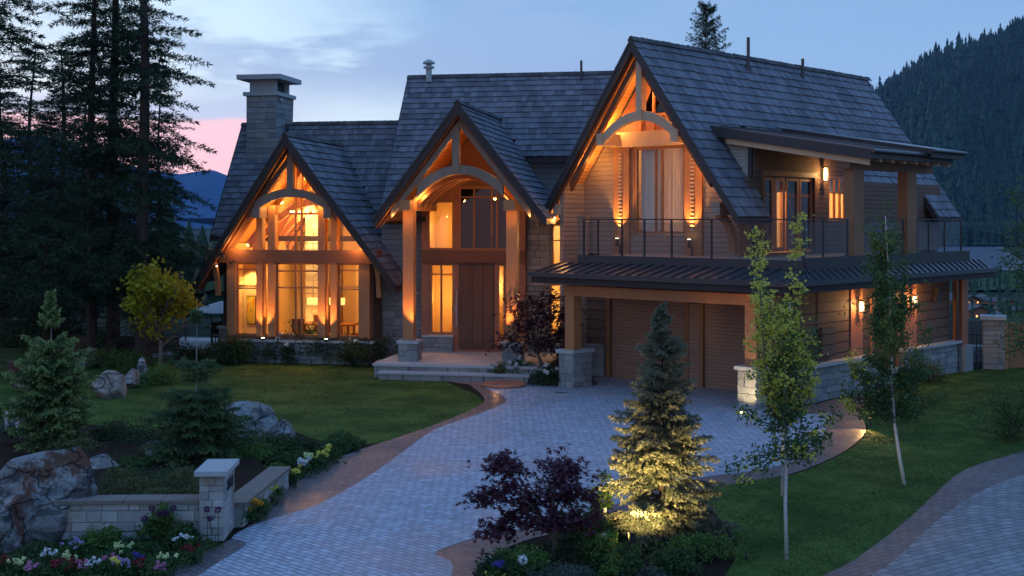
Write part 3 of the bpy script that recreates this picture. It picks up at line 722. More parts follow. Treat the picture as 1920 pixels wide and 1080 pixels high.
ch = MB(); ch.fbox(M, CU1 + .03, CU1 + .12, CV0 + .25, CV0 + .36, 9.32, 9.45); obj('security_light', ch, 'cap_stone', chim)
v_ = MB(); v_.lathe(P(M, -4.03, 5.0, 9.9), [(.11, 0), (.11, .5), (.2, .5), (.2, .56), (.1, .6), (.1, .64), (.22, .66), (.22, .72), (.06, .82)], 14); obj('roof_vent', v_, 'cap_stone', H, 'capped round metal vent on the tall roof ridge')
v_ = MB(); v_.tube([P(M, 1.59, 4.95, 9.5), P(M, 1.59, 4.95, 10.55)], .045); v_.tube([P(M, 1.59, 4.95, 9.55), P(M, 1.59, 4.95, 9.72)], .09); obj('vent_pipe', v_, 'dark_metal', H)

# ------------------------------------------------------------------ entrance gable and porch
gable_roof(M, -1.27, 2.70, 4.93, 8.44, -2.10, -2.30, 4.0, H, seed=51, vbe=1.6, so_v=1.6, raf=(.12, .55), label='shingled roof of the entrance gable', course=.27,
           keepL=lambda p: loc_(M, p)[1] < 1.5 or zmid(loc_(M, p)[0]) > ztall(loc_(M, p)[1]) - .3, keepR=lambda p: loc_(M, p)[1] < 2.9 or zmid(loc_(M, p)[0]) > ztall(loc_(M, p)[1]) - .3)
tr = MB(); arch(tr, M, -2.62, .08, -1.95, 5.98, 6.55, .28, .18, .40); obj('truss_arch', tr, 'weathered', H)
tr = MB(); tr.fbox(M, -1.50, -1.28, -2.0, -1.76, 6.32, 7.72); obj('king_post', tr, 'weathered', H)
tr = MB()
for s_ in (-1, 1):
    e2 = P(M, -1.27 + s_ * 2.2, -1.90, zmid(-1.27 + 2.2) - .40); r2 = P(M, -1.27, -1.95, 8.44 - .48); tr.prism([e2, r2, r2 - ZV * .26, e2 - ZV * .26], M[2] * .14)
obj('truss_chord', tr, 'weathered', H)
for u in (-3.20, .10):
    tr = MB(); tr.fbox(M, u, u + .34, -1.95, 1.55, 5.15, 5.48); obj('beam', tr, 'cedar', H)
    po = MB(); po.fbox(M, u + .0, u + .34, -1.5, -1.16, 1.10, 5.15); obj('post', po, 'cedar', H)
    pr = MB(); uu0, uu1, vv0, vv1 = u - .10, u + .48, -1.62, -1.02
    stone_wall(pr, M, 'u', uu0, uu1, vv0, 0, 1.0, -1, seed=61, ws=(.2, .45)); stone_wall(pr, M, 'v', vv0, vv1, uu1, 0, 1.0, 1, seed=62, ws=(.2, .45)); stone_wall(pr, M, 'v', vv0, vv1, uu0, 0, 1.0, -1, seed=63, ws=(.2, .45)); pr.fbox(M, uu0 + .01, uu1 - .01, vv0 + .01, vv1, 0, 1.0)
    o = obj('stone_pier', pr, 'stone', H); cp = MB(); cp.fbox(M, uu0 - .06, uu1 + .06, vv0 - .06, vv1 + .06, 1.0, 1.09); obj('pier_cap', cp, 'cap_stone', o)
# barrel ceiling of curved boards with purlins
bc = MB(); nn_ = 12
for i in range(nn_):
    ua, ub = -2.9 + 3.2 * i / nn_, -2.9 + 3.2 * (i + 1) / nn_; za, zb = (5.4 + .95 * (1 - (2 * t - 1) ** 2) for t in (i / nn_, (i + 1) / nn_))
    bc.prism([P(M, ua, -1.70, za), P(M, ub, -1.70, zb), P(M, ub, -1.70, zb + .04), P(M, ua, -1.70, za + .04)], M[2] * 3.2)
obj('barrel_ceiling', bc, 'soffit_board', H)
bc = MB()
for vv in (-1.1, -.45, .2, .85): arch(bc.mark(), M, -2.85, .28, vv, 5.42, 6.33, .16, .12, .16, 10)
obj('ceiling_rib', bc, 'cedar_dark', H)
# entrance wall
UE = lambda px: -3.14 + (px - 805) * .01835
eh = [(UE(807), UE(851), 1.02, 3.38), (UE(860), UE(928), .5, 3.40), (UE(933), UE(947), .9, 3.38), (UE(802), UE(851), 3.86, 5.5), (UE(861), UE(955), 3.86, 5.95)]
w = MB(); wall_holes(w, M, 'u', 1.6, 1.78, -3.42, .16, .3, 6.0, eh); obj('wall', w, 'cedar_red', H)
w = MB(); w.prism([P(M, -3.4, 1.6, 6.0), P(M, -3.05, 1.6, 6.0), P(M, -1.27, 1.6, 8.2), P(M, .5, 1.6, 6.0)], M[2] * .15); obj('wall', w, 'cedar_dark', H)
window(M, 'u', *eh[0][:2], 1.66, *eh[0][2:], vm=(UE(827),), hm=(3.02,), label='tall amber sidelight left of the front door')
window(M, 'u', *eh[2][:2], 1.66, *eh[2][2:], label='narrow bright sidelight right of the front door')
window(M, 'u', *eh[3][:2], 1.66, *eh[3][2:], label='amber upper window over the left sidelight')
window(M, 'u', *eh[4][:2], 1.66, *eh[4][2:], vm=(UE(889), UE(922), UE(932)), hm=(5.62,), pm='dark_pane', label='large dark window over the front door')
w = MB(); w.fbox(M, -3.4, .15, 1.50, 1.60, 3.42, 3.84); obj('beam', w, 'cedar_dark', H)
w = MB(); w.fbox(M, UE(860), UE(928), 1.62, 1.76, .5, 3.40)
for s_ in range(3): w.fbox(M, UE(868) + s_ * .36, UE(868) + s_ * .36 + .32, 1.60, 1.63, .62, 3.3)
dr = obj('front_door', w, 'door_wood', H, 'dark brown plank front door'); w = MB(); w.fbox(M, UE(856.5), UE(858.5), 1.50, 1.54, 1.3, 2.5); w.fbox(M, UE(854), UE(858), 1.56, 1.60, 1.75, 1.98); obj('handle', w, 'cap_stone', dr)
w = MB(); stone_wall(w, M, 'u', UE(795), UE(851), 1.46, .38, .92, -1, seed=71); w.fbox(M, UE(795), UE(851), 1.47, 1.6, .38, .92); obj('stone_base', w, 'stone', H)
w = MB(); w.fbox(M, UE(793), UE(852), 1.40, 1.6, .92, .98); obj('sill', w, 'cap_stone', H)
w = MB(); w.fbox(M, -3.9, 1.35, -2.25, 1.62, 0.0, .36); w.fbox(M, -3.6, 1.0, -2.75, -2.25, 0, .18); obj('porch_floor', w, 'terrace', H)
w = MB(); w.fbox(M, -3.95, 1.4, -2.30, 1.6, .36, .44); w.fbox(M, -3.65, 1.05, -2.8, -2.31, .18, .24); obj('porch_step', w, 'cap_stone', H)
w = MB(); w.face([q(-3.4, 3.6, .4), q(.1, 3.6, .4), q(.1, 3.6, 5.9), q(-3.4, 3.6, 5.9)]); w.face([q(-3.4, 1.79, .4), q(-3.4, 3.6, .4), q(-3.4, 3.6, 5.9), q(-3.4, 1.79, 5.9)]); w.face([q(.1, 1.79, .4), q(.1, 3.6, .4), q(.1, 3.6, 5.9), q(.1, 1.79, 5.9)])
w.face([q(-3.4, 1.79, 5.9), q(.1, 1.79, 5.9), q(.1, 3.6, 5.9), q(-3.4, 3.6, 5.9)]); w.face([q(-3.4, 1.79, .4), q(.1, 1.79, .4), q(.1, 3.6, .4), q(-3.4, 3.6, .4)]); obj('interior_wall', w, 'plaster', H)
w = MB(); w.fbox(M, -2.28, -2.2, 1.79, 3.6, .4, 5.9); w.mark().fbox(M, -.85, -.8, 1.79, 3.6, .4, 5.9); obj('interior_wall', w, 'plaster_dark', H)
light('POINT', q(-2.8, 2.6, 2.2), 55, WARM, .1); light('POINT', q(-2.8, 2.7, 4.6), 30, WARM, .1); light('POINT', q(-.4, 2.2, 2.6), 60, WARM2, .06)
for u in (-3.03, .27):
    light('SPOT', P(M, u + (.25 if u < 0 else -.15), -1.85, 1.16), 300, WARM, .04, P(M, u, -1.45, 4.6), 60)
    light('POINT', P(M, u, -1.9, 4.95), 5, WARM, .04)
for p, e in (((-2.6, -1.2, 5.55), 10), ((-1.3, -.4, 5.6), 14), ((0, -1.2, 5.55), 6), ((-1.3, -1.2, 7.0), 16), ((-2.3, -1.2, 6.3), 7), ((-.3, -1.2, 6.3), 7), ((-3.4, -1.9, 5.0), 4), ((.9, -1.9, 5.0), 4)): light('POINT', P(M, *p), e * 1.8, WARM, .05)
light('SPOT', P(M, -3.0, -1.1, 5.1), 25, WARM, .04, P(M, -3.0, -1.9, 0), 70); light('SPOT', P(M, 0.0, -2.0, 5.3), 18, WARM2, .04, P(M, .1, -1.9, 0), 60)

# ------------------------------------------------------------------ garage wing
F = G; gu, gh, gze, gzr = -5.32, 3.66, 4.95, 10.20
zg = lambda u: gzr - (gzr - gze) / gh * abs(u - gu)
def keep_gr(p):
    u, v, z = loc_(G, p)
    d = -1.66 - u
    if 3.55 < v < 14.6 and d < .82: return False
    if 3.5 < v < 8.85 and z < 6.77 + .17 * (1.59 - u) - .05: return False
    return True
gable_roof(G, gu, gh, gze, gzr, 1.80, 1.75, 16.4, H, seed=91, so_v=3.0, raf=(.12, .55), label='big steep shingled roof over the garage wing', course=.335, fas=.30, fm='fascia_grey',
           keepR=keep_gr, keepL=lambda p: loc_(G, p)[1] < 9)
# eave closing boards of the right slope
w = MB(); w.fbox(G, -1.68, -1.64, 1.85, 3.55, 4.75, 4.93); w.fbox(G, -1.68, -1.64, 14.6, 16.4, 4.75, 4.93)
e2, r2 = P(G, -1.66, 16.38, 4.93), P(G, gu, 16.38, 10.15); w.prism([e2, r2, r2 - ZV * .3, e2 - ZV * .26], G[2] * .05)
e2, r2 = P(G, -1.66, 14.6, 4.90), P(G, -2.6, 14.6, 4.90 + .94 * 1.434); w.prism([e2, r2, r2 - ZV * .3, e2 - ZV * .26], -G[2] * .05)
obj('bargeboard', w, 'fascia', H)
w = MB()
for (v0, v1) in ((3.0, 3.52), (14.65, 16.36)):
    w.prism([P(G, -1.67, v0, 4.84), P(G, -2.5, v0, 4.84 + .83 * 1.434), P(G, -2.5, v1, 4.84 + .83 * 1.434), P(G, -1.67, v1, 4.84)], ZV * .05)
obj('soffit', w, 'soffit_board', H)
# gable front wall
def gpoly(mb, u0, u1, zb, m_=.16, v=3.0, t_=.18):
    us = [u0] + ([gu] if u0 < gu < u1 else []) + [u1]
    mb.prism([P(G, u0, v, zb), P(G, u1, v, zb)] + [P(G, u, v, zg(u) - m_) for u in us[::-1]], G[2] * t_)
w = MB(); gpoly(w, -8.45, -6.9, 3.8); gpoly(w.mark(), -3.62, -2.2, 3.8); w.mark().fbox(G, -6.3, -4.26, 3.0, 3.18, 3.8, 4.42); wf = obj('wall', w, 'siding_front', H, 'pale clapboard gable wall beside the curtained window')
w = MB(); w.fbox(G, -6.9, -6.3, 2.92, 3.2, 3.8, 7.1); w.mark().fbox(G, -4.24, -3.62, 2.92, 3.2, 3.8, 7.1); w.mark().fbox(G, -6.3, -6.16, 3.0, 3.2, 4.42, 7.1); obj('pilaster', w, 'cedar', H)
w = MB()
for uu in (-6.62, -3.94):
    zz = 4.55
    while zz < 6.9: w.fbox(G, uu - .07, uu + .07, 2.885, 2.93, zz, zz + .055); zz += .115
obj('pilaster_slat', w, 'light_timber', H)
w = MB(); w.fbox(G, -6.95, -3.55, 2.80, 3.2, 7.1, 7.55); obj('beam', w, 'light_timber', H, 'broad timber lintel above the curtained window')
w = MB(); us = [-6.88, gu, -3.6]; w.prism([P(G, -6.9, 3.06, 7.55), P(G, -3.62, 3.06, 7.55)] + [P(G, u, 3.06, zg(u) - .16) for u in us[::-1]], G[2] * .12); obj('wall', w, 'cedar_red', H)
w = MB()
for uu in (-5.95, -5.45, -4.95, -4.5): w.fbox(G, uu, uu + .07, 2.97, 3.055, 7.55, zg(uu) - .25)
w.fbox(G, -6.5, -4.0, 2.97, 3.055, 8.0, 8.08); obj('window_mullion', w, 'cedar', H)
w = MB(); w.prism([P(G, -5.88, 3.04, 8.1), P(G, -4.5, 3.04, 8.1), P(G, -5.25, 3.04, 9.4)], G[2] * .01); obj('pane', w, 'dark_pane', H)
window(G, 'u', -6.14, -4.26, 3.05, 4.44, 7.08, vm=(-5.36, -5.13), fw=.08, label='tall curtained bedroom window under the big gable')
# truss
tr = MB(); arch(tr, G, -6.62, -3.80, 1.98, 7.42, 8.08, .27, .17, .32); obj('truss_arch', tr, 'light_timber', H)
tr = MB(); tr.fbox(G, -5.28, -5.08, 1.93, 2.17, 7.80, 9.55); obj('king_post', tr, 'light_timber', H)
tr = MB()
for s_ in (-1, 1):
    e2 = P(G, gu + s_ * 2.6, 2.02, zg(gu + 2.6) - .42); r2 = P(G, gu, 2.02, gzr - .5); tr.prism([e2, r2, r2 - ZV * .26, e2 - ZV * .26], G[2] * .14)
obj('truss_chord', tr, 'cedar_dark', H)
for (u, z) in ((-6.80, 7.12), (-4.05, 7.12), (-8.52, 5.0), (-2.62, 5.0)):
    tr = MB(); tr.fbox(G, u, u + .26, 1.95, 3.0, z, z + .36); obj('purlin', tr, 'light_timber' if z > 6 or u < -8 else 'siding_front', H)
br = MB()
for u in (-8.38, -2.50): brace(br.mark(), P(G, u, 2.12, 5.0), P(G, u, 2.90, 3.98), P(G, u, 2.75, 4.9), .17, G[1])
obj('brace', br, 'cedar', H)
# room behind the curtains and behind the side glazing
w = MB(); q = lambda u, v, z: P(G, u, v, z)
zc = lambda u: zg(u) - .35
for vv in (7.5, 12): w.face([q(-8.2, vv, 3.85), q(-2.45, vv, 3.85), q(-2.45, vv, zc(-2.45)), q(-4.0, vv, zc(-4.0)), q(-6.64, vv, zc(-6.64)), q(-8.2, vv, zc(-8.2))])
w.face([q(-8.2, 3.2, 3.84), q(-2.37, 3.2, 3.84), q(-2.37, 12, 3.84), q(-8.2, 12, 3.84)]); w.face([q(-6.64, 3.25, zc(-4)), q(-4.0, 3.25, zc(-4)), q(-4.0, 12, zc(-4)), q(-6.64, 12, zc(-4))])
w.face([q(-8.2, 3.2, 3.84), q(-8.2, 12, 3.84), q(-8.2, 12, zc(-8.2)), q(-8.2, 3.2, zc(-8.2))]); w.face([q(-2.42, 3.25, zc(-2.42)), q(-4, 3.25, zc(-4)), q(-4, 12, zc(-4)), q(-2.42, 12, zc(-2.42))]); w.face([q(-8.2, 3.25, zc(-8.2)), q(-6.64, 3.25, zc(-4)), q(-6.64, 12, zc(-4)), q(-8.2, 12, zc(-8.2))])
obj('interior_wall', w, 'plaster', H)
light('POINT', q(-3.4, 4.8, 5.6), 230, WARM2, .12); light('POINT', q(-3.6, 9.6, 5.6), 420, WARM, .15)
# side wall with doors, window, lamp
sh_ = [(4.0, 6.85, 3.9, 6.15), (7.80, 8.98, 4.85, 6.25)]
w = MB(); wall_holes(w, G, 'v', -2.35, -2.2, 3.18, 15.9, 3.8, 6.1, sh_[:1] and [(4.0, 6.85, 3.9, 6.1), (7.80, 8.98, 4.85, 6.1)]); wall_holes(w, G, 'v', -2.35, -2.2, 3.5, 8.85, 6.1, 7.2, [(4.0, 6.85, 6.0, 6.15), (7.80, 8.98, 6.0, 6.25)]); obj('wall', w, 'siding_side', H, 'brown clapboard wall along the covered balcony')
w = MB(); w.fbox(G, -2.36, -2.16, 2.98, 3.16, 3.8, 5.6); w.fbox(G, -2.2, -2.14, 3.85, 4.0, 3.8, 6.3); w.fbox(G, -2.2, -2.14, 6.85, 7.0, 3.8, 6.3); w.fbox(G, -2.2, -2.14, 4.0, 6.85, 6.15, 6.3); obj('door_casing', w, 'cedar_dark', H)
for (v0, v1, m_, lb) in ((4.02, 4.58, 'dark_pane', None), (4.62, 5.22, 'pane', 'narrow lit glass balcony door'), (5.28, 6.02, 'dark_pane', None), (6.06, 6.83, 'dark_pane', None)):
    window(G, 'v', v0, v1, -2.27, 3.92, 6.13, fw=.13 if lb else .1, hm=() if lb else (5.6,), m='cedar_red', pm=m_, name='balcony_door', label=lb)
window(G, 'v', 7.82, 8.96, -2.26, 4.87, 6.23, vm=(8.25, 8.6), hm=(5.72,), label='orange lit window beside the balcony lamp')
wall_lamp(G, 'v', 7.37, -2.2, 6.28, 1, .42, e=40)
# cheek wall
w = MB(); w.prism([q(-3.65, 3.45, zg(-3.65) - .3), q(-2.30, 3.45, zg(-2.30) - .3), q(-2.30, 3.45, 7.05), q(-3.5, 3.45, 7.35)], G[2] * .1); obj('wall', w, 'siding_cheek', H, 'small pale boarded cheek under the shed roof')
w = MB(); w.fbox(G, -2.36, -2.24, 3.40, 3.56, 5.3, 7.1); obj('corner_board', w, 'fascia_grey', H)
# shed roof slab
def shedbox(mb, u0, u1, v0, v1, dz0, dz1, off=0):
    zf = lambda u: 6.77 + off + .17 * (1.59 - u)
    mb.prism([q(u0, v0, zf(u0) + dz0), q(u1, v0, zf(u1) + dz0), q(u1, v0, zf(u1) + dz1), q(u0, v0, zf(u0) + dz1)], G[2] * (v1 - v0))
w = MB(); shedbox(w, -3.45, 1.62, 3.12, 8.3, -.03, .0); v = 3.5
while v < 8.2: shedbox(w, -3.4, 1.61, v, v + .03, 0.002, .035); v += .42
shedbox(w, -3.2, 1.84, 6.3, 8.55, .12, .15); rf = obj('shed_roof', w, 'roof_metal', H, 'low metal shed roof over the balcony')
w = MB(); shedbox(w, -3.5, 1.60, 3.10, 3.16, -.30, -.031); shedbox(w, 1.55, 1.60, 3.16, 8.28, -.26, -.031); shedbox(w, -3.0, 1.82, 6.32, 6.36, .002, .119); shedbox(w, 1.77, 1.82, 6.36, 8.53, -.10, .119); shedbox(w, 1.62, 1.82, 8.49, 8.53, -.10, .119); obj('fascia', w, 'fascia_grey', rf)
w = MB(); shedbox(w, -2.95, 1.50, 3.20, 3.28, -.46, -.301); obj('trim_board', w, 'light_timber', rf)
w = MB(); w.tube([q(1.66, 3.12, 6.70), q(1.66, 8.3, 6.70)], .06); w.tube([q(1.88, 6.3, 6.82), q(1.88, 8.55, 6.82)], .05); obj('gutter', w, 'dark_metal', rf)
w = MB(); shedbox(w, -2.3, 1.5, 3.28, 8.5, -.20, -.17); obj('soffit', w, 'cedar_dark', rf)
w = MB(); v = 3.9
while v < 8.6: shedbox(w.mark(), -2.1, 1.48, v, v + .12, -.36, -.201); v += .72
obj('rafter', w, 'light_timber', rf)
w = MB(); w.fbox(G, .68, .93, 3.25, 8.4, 6.24, 6.56); obj('beam', w, 'cedar_dark', H)
for (v0, v1) in ((3.42, 3.98), (6.62, 7.22)):
    w = MB(); w.fbox(G, .66, .96, v0, v1, 3.8, 6.24); obj('post', w, 'cedar_mid', H, 'tall cedar balcony post')
# ---- deck
w = MB(); w.prism([q(-6.5, .80, 3.60), q(.95, .80, 3.60), q(.95, 10.8, 3.60), q(-2.2, 10.8, 3.60), q(-2.2, 3.0, 3.60), q(-6.5, 3.0, 3.60)], ZV * .21); obj('deck', w, 'deck_edge', H)
w = MB(); w.fbox(G, -6.52, .97, .74, .795, 3.52, 3.83); w.fbox(G, .955, 1.01, .80, 4.0, 3.55, 3.90); w.fbox(G, .955, 1.01, 4.0, 10.85, 3.55, 3.90); obj('deck_fascia', w, 'fascia_grey', H)
def railing(posts, axis, w_, label):
    a, g_ = MB(), MB(); F_ = G
    pp = (lambda c, z: q(c, w_, z)) if axis == 'u' else (lambda c, z: q(w_, c, z)); T = G[1] if axis == 'u' else G[2]; N = G[2] if axis == 'u' else G[1]
    for c in posts: a.obox(pp(c, 3.80) - T * .025 - N * .02, T * .05, N * .04, ZV * 1.07)
    a.obox(pp(posts[0], 4.86) - N * .025, T * (posts[-1] - posts[0]), N * .05, ZV * .035)
    o = obj('railing', a, 'rail_metal', H, label)
    for c0, c1 in zip(posts, posts[1:]): g_.obox(pp(c0 + .05, 3.90) - N * .005, T * (c1 - c0 - .1), N * .010, ZV * .90)
    obj('glass_panel', g_, 'rail_glass', o)
railing([-6.4, -5.86, -4.97, -4.17, -3.23, -1.91, -.6, .88], 'u', .88, 'glass balcony railing over the garage doors')
railing([.92, 1.9, 3.2], 'v', .88, 'short glass railing between corner and first balcony post')
railing([4.1, 5.3, 6.5], 'v', .88, 'glass railing between the two balcony posts')
railing([7.4, 8.2, 9.3, 10.5], 'v', .88, 'glass railing at the far end of the balcony')
# ---- metal skirt roof
w = MB(); E, T_ = 3.33, 3.60
w.face([q(-7.2, -.5, E), q(1.32, -.5, E), q(.97, .78, T_), q(-7.2, .78, T_)]); w.face([q(1.32, -.5, E), q(1.32, 11.9, E), q(.97, 11.4, T_), q(.97, .78, T_)])
w.face([q(1.32, 11.9, E), q(-2, 11.9, E), q(-2, 11.0, T_), q(.97, 11.4, T_)])
sk = obj('skirt_roof', w, 'roof_metal', H, 'dark standing seam metal skirt roof around the garage storey')
w = MB(); u = -7.1
while u < 1.25:
    tt = min(1, (1.32 - u) / .35); w.bar(q(u, -.5, E + .02), q(u, -.5 + 1.28 * tt, E + .02 + .27 * tt), .028, .045); u += .37
v = -.3
while v < 11.8:
    w.bar(q(1.32, v, E + .02), q(.97, max(v, .78), T_ + .02), .028, .045); v += .37
w.bar(q(1.32, -.5, E + .03), q(.97, .78, T_ + .03), .05, .04); obj('roof_seam', w, 'roof_metal', sk)
w = MB(); w.fbox(G, -7.22, 1.34, -.54, -.49, 3.04, 3.34); w.fbox(G, 1.31, 1.36, -.49, 11.9, 3.04, 3.34); w.fbox(G, -2, 1.36, 11.9, 11.95, 3.04, 3.34); w.fbox(G, -7.24, -7.2, -.48, 3, 3.04, 3.34); obj('fascia', w, 'fascia', sk)
w = MB(); w.fbox(G, -7.3, 1.42, -.64, -.545, 3.22, 3.35); w.fbox(G, 1.365, 1.46, -.64, 11.9, 3.22, 3.35); obj('gutter', w, 'dark_metal', sk)
w = MB(); w.fbox(G, -7.18, 1.30, -.48, 2.7, 3.05, 3.09); w.fbox(G, .2, 1.30, 2.7, 11.88, 3.05, 3.09); obj('soffit', w, 'soffit_board', sk)
# ---- garage front
w = MB(); w.fbox(G, -6.45, .56, .05, .38, 2.67, 2.96); obj('beam', w, 'cedar', H, 'long cedar beam across the garage porch')
for u0 in (-6.53, -.44):
    w = MB(); w.fbox(G, u0 + .10, u0 + .44, .06, .40, 1.10, 2.67); obj('post', w, 'cedar', H)
    pr = MB(); uu0, uu1, vv0, vv1 = u0 - .08, u0 + .45, .0, .85
    stone_wall(pr, G, 'u', uu0, uu1, vv0, 0, 1.0, -1, seed=101, ws=(.2, .5), hs=(.14, .22)); stone_wall(pr, G, 'v', vv0, vv1, uu1, 0, 1.0, 1, seed=102, ws=(.25, .6), hs=(.14, .22)); pr.fbox(G, uu0, uu1 - .005, vv0 + .01, vv1, 0, 1.0)
    o = obj('stone_pier', pr, 'stone', H); cp = MB(); cp.fbox(G, uu0 - .07, uu1 + .07, vv0 - .07, vv1 + .07, 1.0, 1.10); obj('pier_cap', cp, 'cap_stone', o)
gd = [(-6.83, -4.05, 0, 2.42), (-3.40, -.55, 0, 2.42)]
w = MB(); wall_holes(w, G, 'u', 2.7, 2.85, -7.9, .2, 0, 3.06, gd); obj('wall', w, 'siding_low', H)
w = MB()
for x in gd: w.fbox(G, x[0] - .14, x[0], 2.64, 2.7, 0, 2.42); w.fbox(G, x[1], x[1] + .14, 2.64, 2.7, 0, 2.42); w.fbox(G, x[0] - .14, x[1] + .14, 2.64, 2.7, 2.42, 2.58)
obj('door_casing', w, 'cedar_mid', H)
w = MB(); w.fbox(G, -3.905, -3.545, 2.66, 2.695, 0, 2.42); obj('door_casing', w, 'garage_panel', H)
for x in gd:
    w = MB(); w.fbox(G, x[0], x[1], 2.74, 2.80, 0.01, 2.42); o = obj('garage_door', w, 'garage_panel', H, 'wide horizontally boarded brown garage door')
w = MB(); stone_wall(w, G, 'u', -7.9, -7.05, 2.62, 0, 1.0, -1, seed=103); w.fbox(G, -7.9, -7.05, 2.63, 2.7, 0, 1.0); obj('stone_base', w, 'stone', H)
w = MB(); w.fbox(G, -8.3, -8.15, 2.0, 7, 0, 6); w.mark().fbox(G, -8.3, -7.8, 2.7, 2.85, 0, 5.0); obj('wall', w, 'siding_front', H)
# ---- side of garage storey
w = MB(); wall_holes(w, G, 'v', .05, .2, .85, 11.2, 0, 3.06, [(5.95, 7.5, .5, 2.5)]); w.mark().fbox(G, -.3, .2, .80, .86, 0, 3.06); obj('wall', w, 'siding_low', H, 'dark boarded side wall of the garage storey')
w = MB()
for (v0, v1) in ((4.62, 5.30), (7.95, 8.75)): w.mark().fbox(G, .2, .24, v0, v1, .95, 3.05)
w.fbox(G, .2, .25, 5.83, 5.95, .5, 2.6); w.fbox(G, .2, .25, 7.5, 7.62, .5, 2.6); w.fbox(G, .2, .25, 5.95, 7.5, 2.5, 2.62); obj('trim_board', w, 'cedar_red', H)
w = MB(); w.fbox(G, .10, .15, 5.95, 7.5, .5, 2.5); sd2 = obj('side_door', w, 'door_wood', H, 'dark side door between the two wall lanterns'); w = MB(); w.fbox(G, .15, .16, 6.2, 6.7, 1.5, 2.3); obj('pane', w, 'dark_pane', sd2)
w = MB(); w.fbox(G, .2, .33, 2.85, 3.55, 1.15, 1.95); obj('meter_box', w, 'siding_low', H)
wall_lamp(G, 'v', 4.99, .24, 2.42, 1, .30, e=40); wall_lamp(G, 'v', 8.35, .24, 2.42, 1, .30, e=40)
w = MB(); stone_wall(w, G, 'v', .86, 5.8, .42, 0, .93, 1, hs=(.13, .2), seed=111); stone_wall(w, G, 'v', 7.6, 11.4, .42, 0, .93, 1, hs=(.13, .2), seed=112); stone_wall(w, G, 'v', 5.8, 7.6, .40, 0, .5, 1, seed=113); w.fbox(G, .2, .41, .86, 11.4, 0, .5); w.fbox(G, .2, .41, .86, 5.8, .5, .93); w.fbox(G, .2, .41, 7.6, 11.4, .5, .93); obj('stone_base', w, 'stone', H)
w = MB(); w.fbox(G, .2, .52, .86, 5.82, .93, 1.01); w.fbox(G, .2, .52, 7.58, 11.45, .93, 1.01); obj('sill', w, 'cap_stone', H)
w = MB(); w.fbox(G, .15, .50, 11.55, 11.95, .85, 3.05); obj('post', w, 'cedar_red', H, 'cedar post at the far corner of the garage storey')
w = MB(); w.fbox(G, .0, .62, 11.42, 12.05, 0, .85); obj('stone_pier', w, 'stone', H)
w = MB(); w.tube([q(.42, 11.3, 3.05), q(.42, 11.3, 0)], .05); obj('downpipe', w, 'dark_metal', H)
w = MB(); w.prism([q(.24, 9.9, 2.35), q(.24, 10.3, 2.35), q(.24, 10.1, 2.75)], G[1] * .12); obj('vent_hood', w, 'fascia_grey', H)
for (u, v, z0, z1) in ((-5.0, 7.6, 9.6, 10.83), (-5.0, 11.08, 9.4, 10.46)):
    w = MB(); w.tube([q(u, v, z0), q(u, v, z1)], .055); w.tube([q(u, v, z0), q(u, v, z0 + .3)], .1); obj('vent_pipe', w, 'dark_metal', H)
# eave and bay lights of the garage wing
for uu in (-6.62, -3.94):
    light('SPOT', q(uu, 2.66, 4.32), 300, WARM, .03, q(uu, 2.95, 6.6), 60); f_ = MB(); f_.lathe(q(uu, 2.74, 4.05), [(.055, 0), (.055, .24)], 12); o = obj('wall_uplight', f_, 'dark_metal', H); f_ = MB(); f_.lathe(q(uu, 2.74, 4.291), [(.045, 0), (.045, .008)], 12); obj('bulb', f_, 'flood_glow', o)
    f_ = MB(); f_.fbox(G, uu - .012, uu + .012, 2.86, 2.915, 3.8, 4.1); obj('conduit', f_, 'dark_metal', H)
for p, e in (((-6.6, 2.5, 7.75), 20), ((-4.1, 2.5, 7.75), 12), ((-5.3, 2.55, 8.6), 14), ((-7.3, 2.4, 6.6), 10), ((-3.3, 2.5, 6.5), 8), ((-8.6, 2.3, 4.85), 9)): light('POINT', P(G, *p), e * 2.0, WARM, .05)
light('SPOT', q(.1, -.55, 2.9), 4, WARM, .04, q(-.3, 0, 2.6), 120); light('POINT', q(-1.4, .0, 2.45), 2.5, WARM, .05)
soffit_lamp(q(-8.7, 2.2, 4.93))
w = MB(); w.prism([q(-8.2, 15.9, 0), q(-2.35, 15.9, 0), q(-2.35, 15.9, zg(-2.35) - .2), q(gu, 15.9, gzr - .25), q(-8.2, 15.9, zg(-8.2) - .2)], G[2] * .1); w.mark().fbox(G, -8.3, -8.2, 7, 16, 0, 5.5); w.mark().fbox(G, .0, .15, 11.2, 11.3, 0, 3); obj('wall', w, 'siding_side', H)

# ================================================================== GROUND AND SETTING
rng = np.random.default_rng(7)
def sheet(name, pts, z, m, kind='structure', label=None):
    mb = MB(); mb.face([(p[0], p[1], z) for p in pts]); o = obj(name, mb, m)
    if o.data.polygons[0].normal.z < 0: o.data.flip_normals()
    return tag(o, label, name.replace('_', ' '), None, kind)
def smoothpts(pts, n=6, closed=True):
    out = []; k = len(pts)
    for i in range(k):
        p0, p1, p2, p3 = (Vector(pts[(i + j) % k][:2]) for j in (-1, 0, 1, 2))
        for s in range(n):
            t = s / n; out.append(.5 * ((2 * p1) + (-p0 + p2) * t + (2 * p0 - 5 * p1 + 4 * p2 - p3) * t * t + (-p0 + 3 * p1 - 3 * p2 + p3) * t ** 3))
    return out
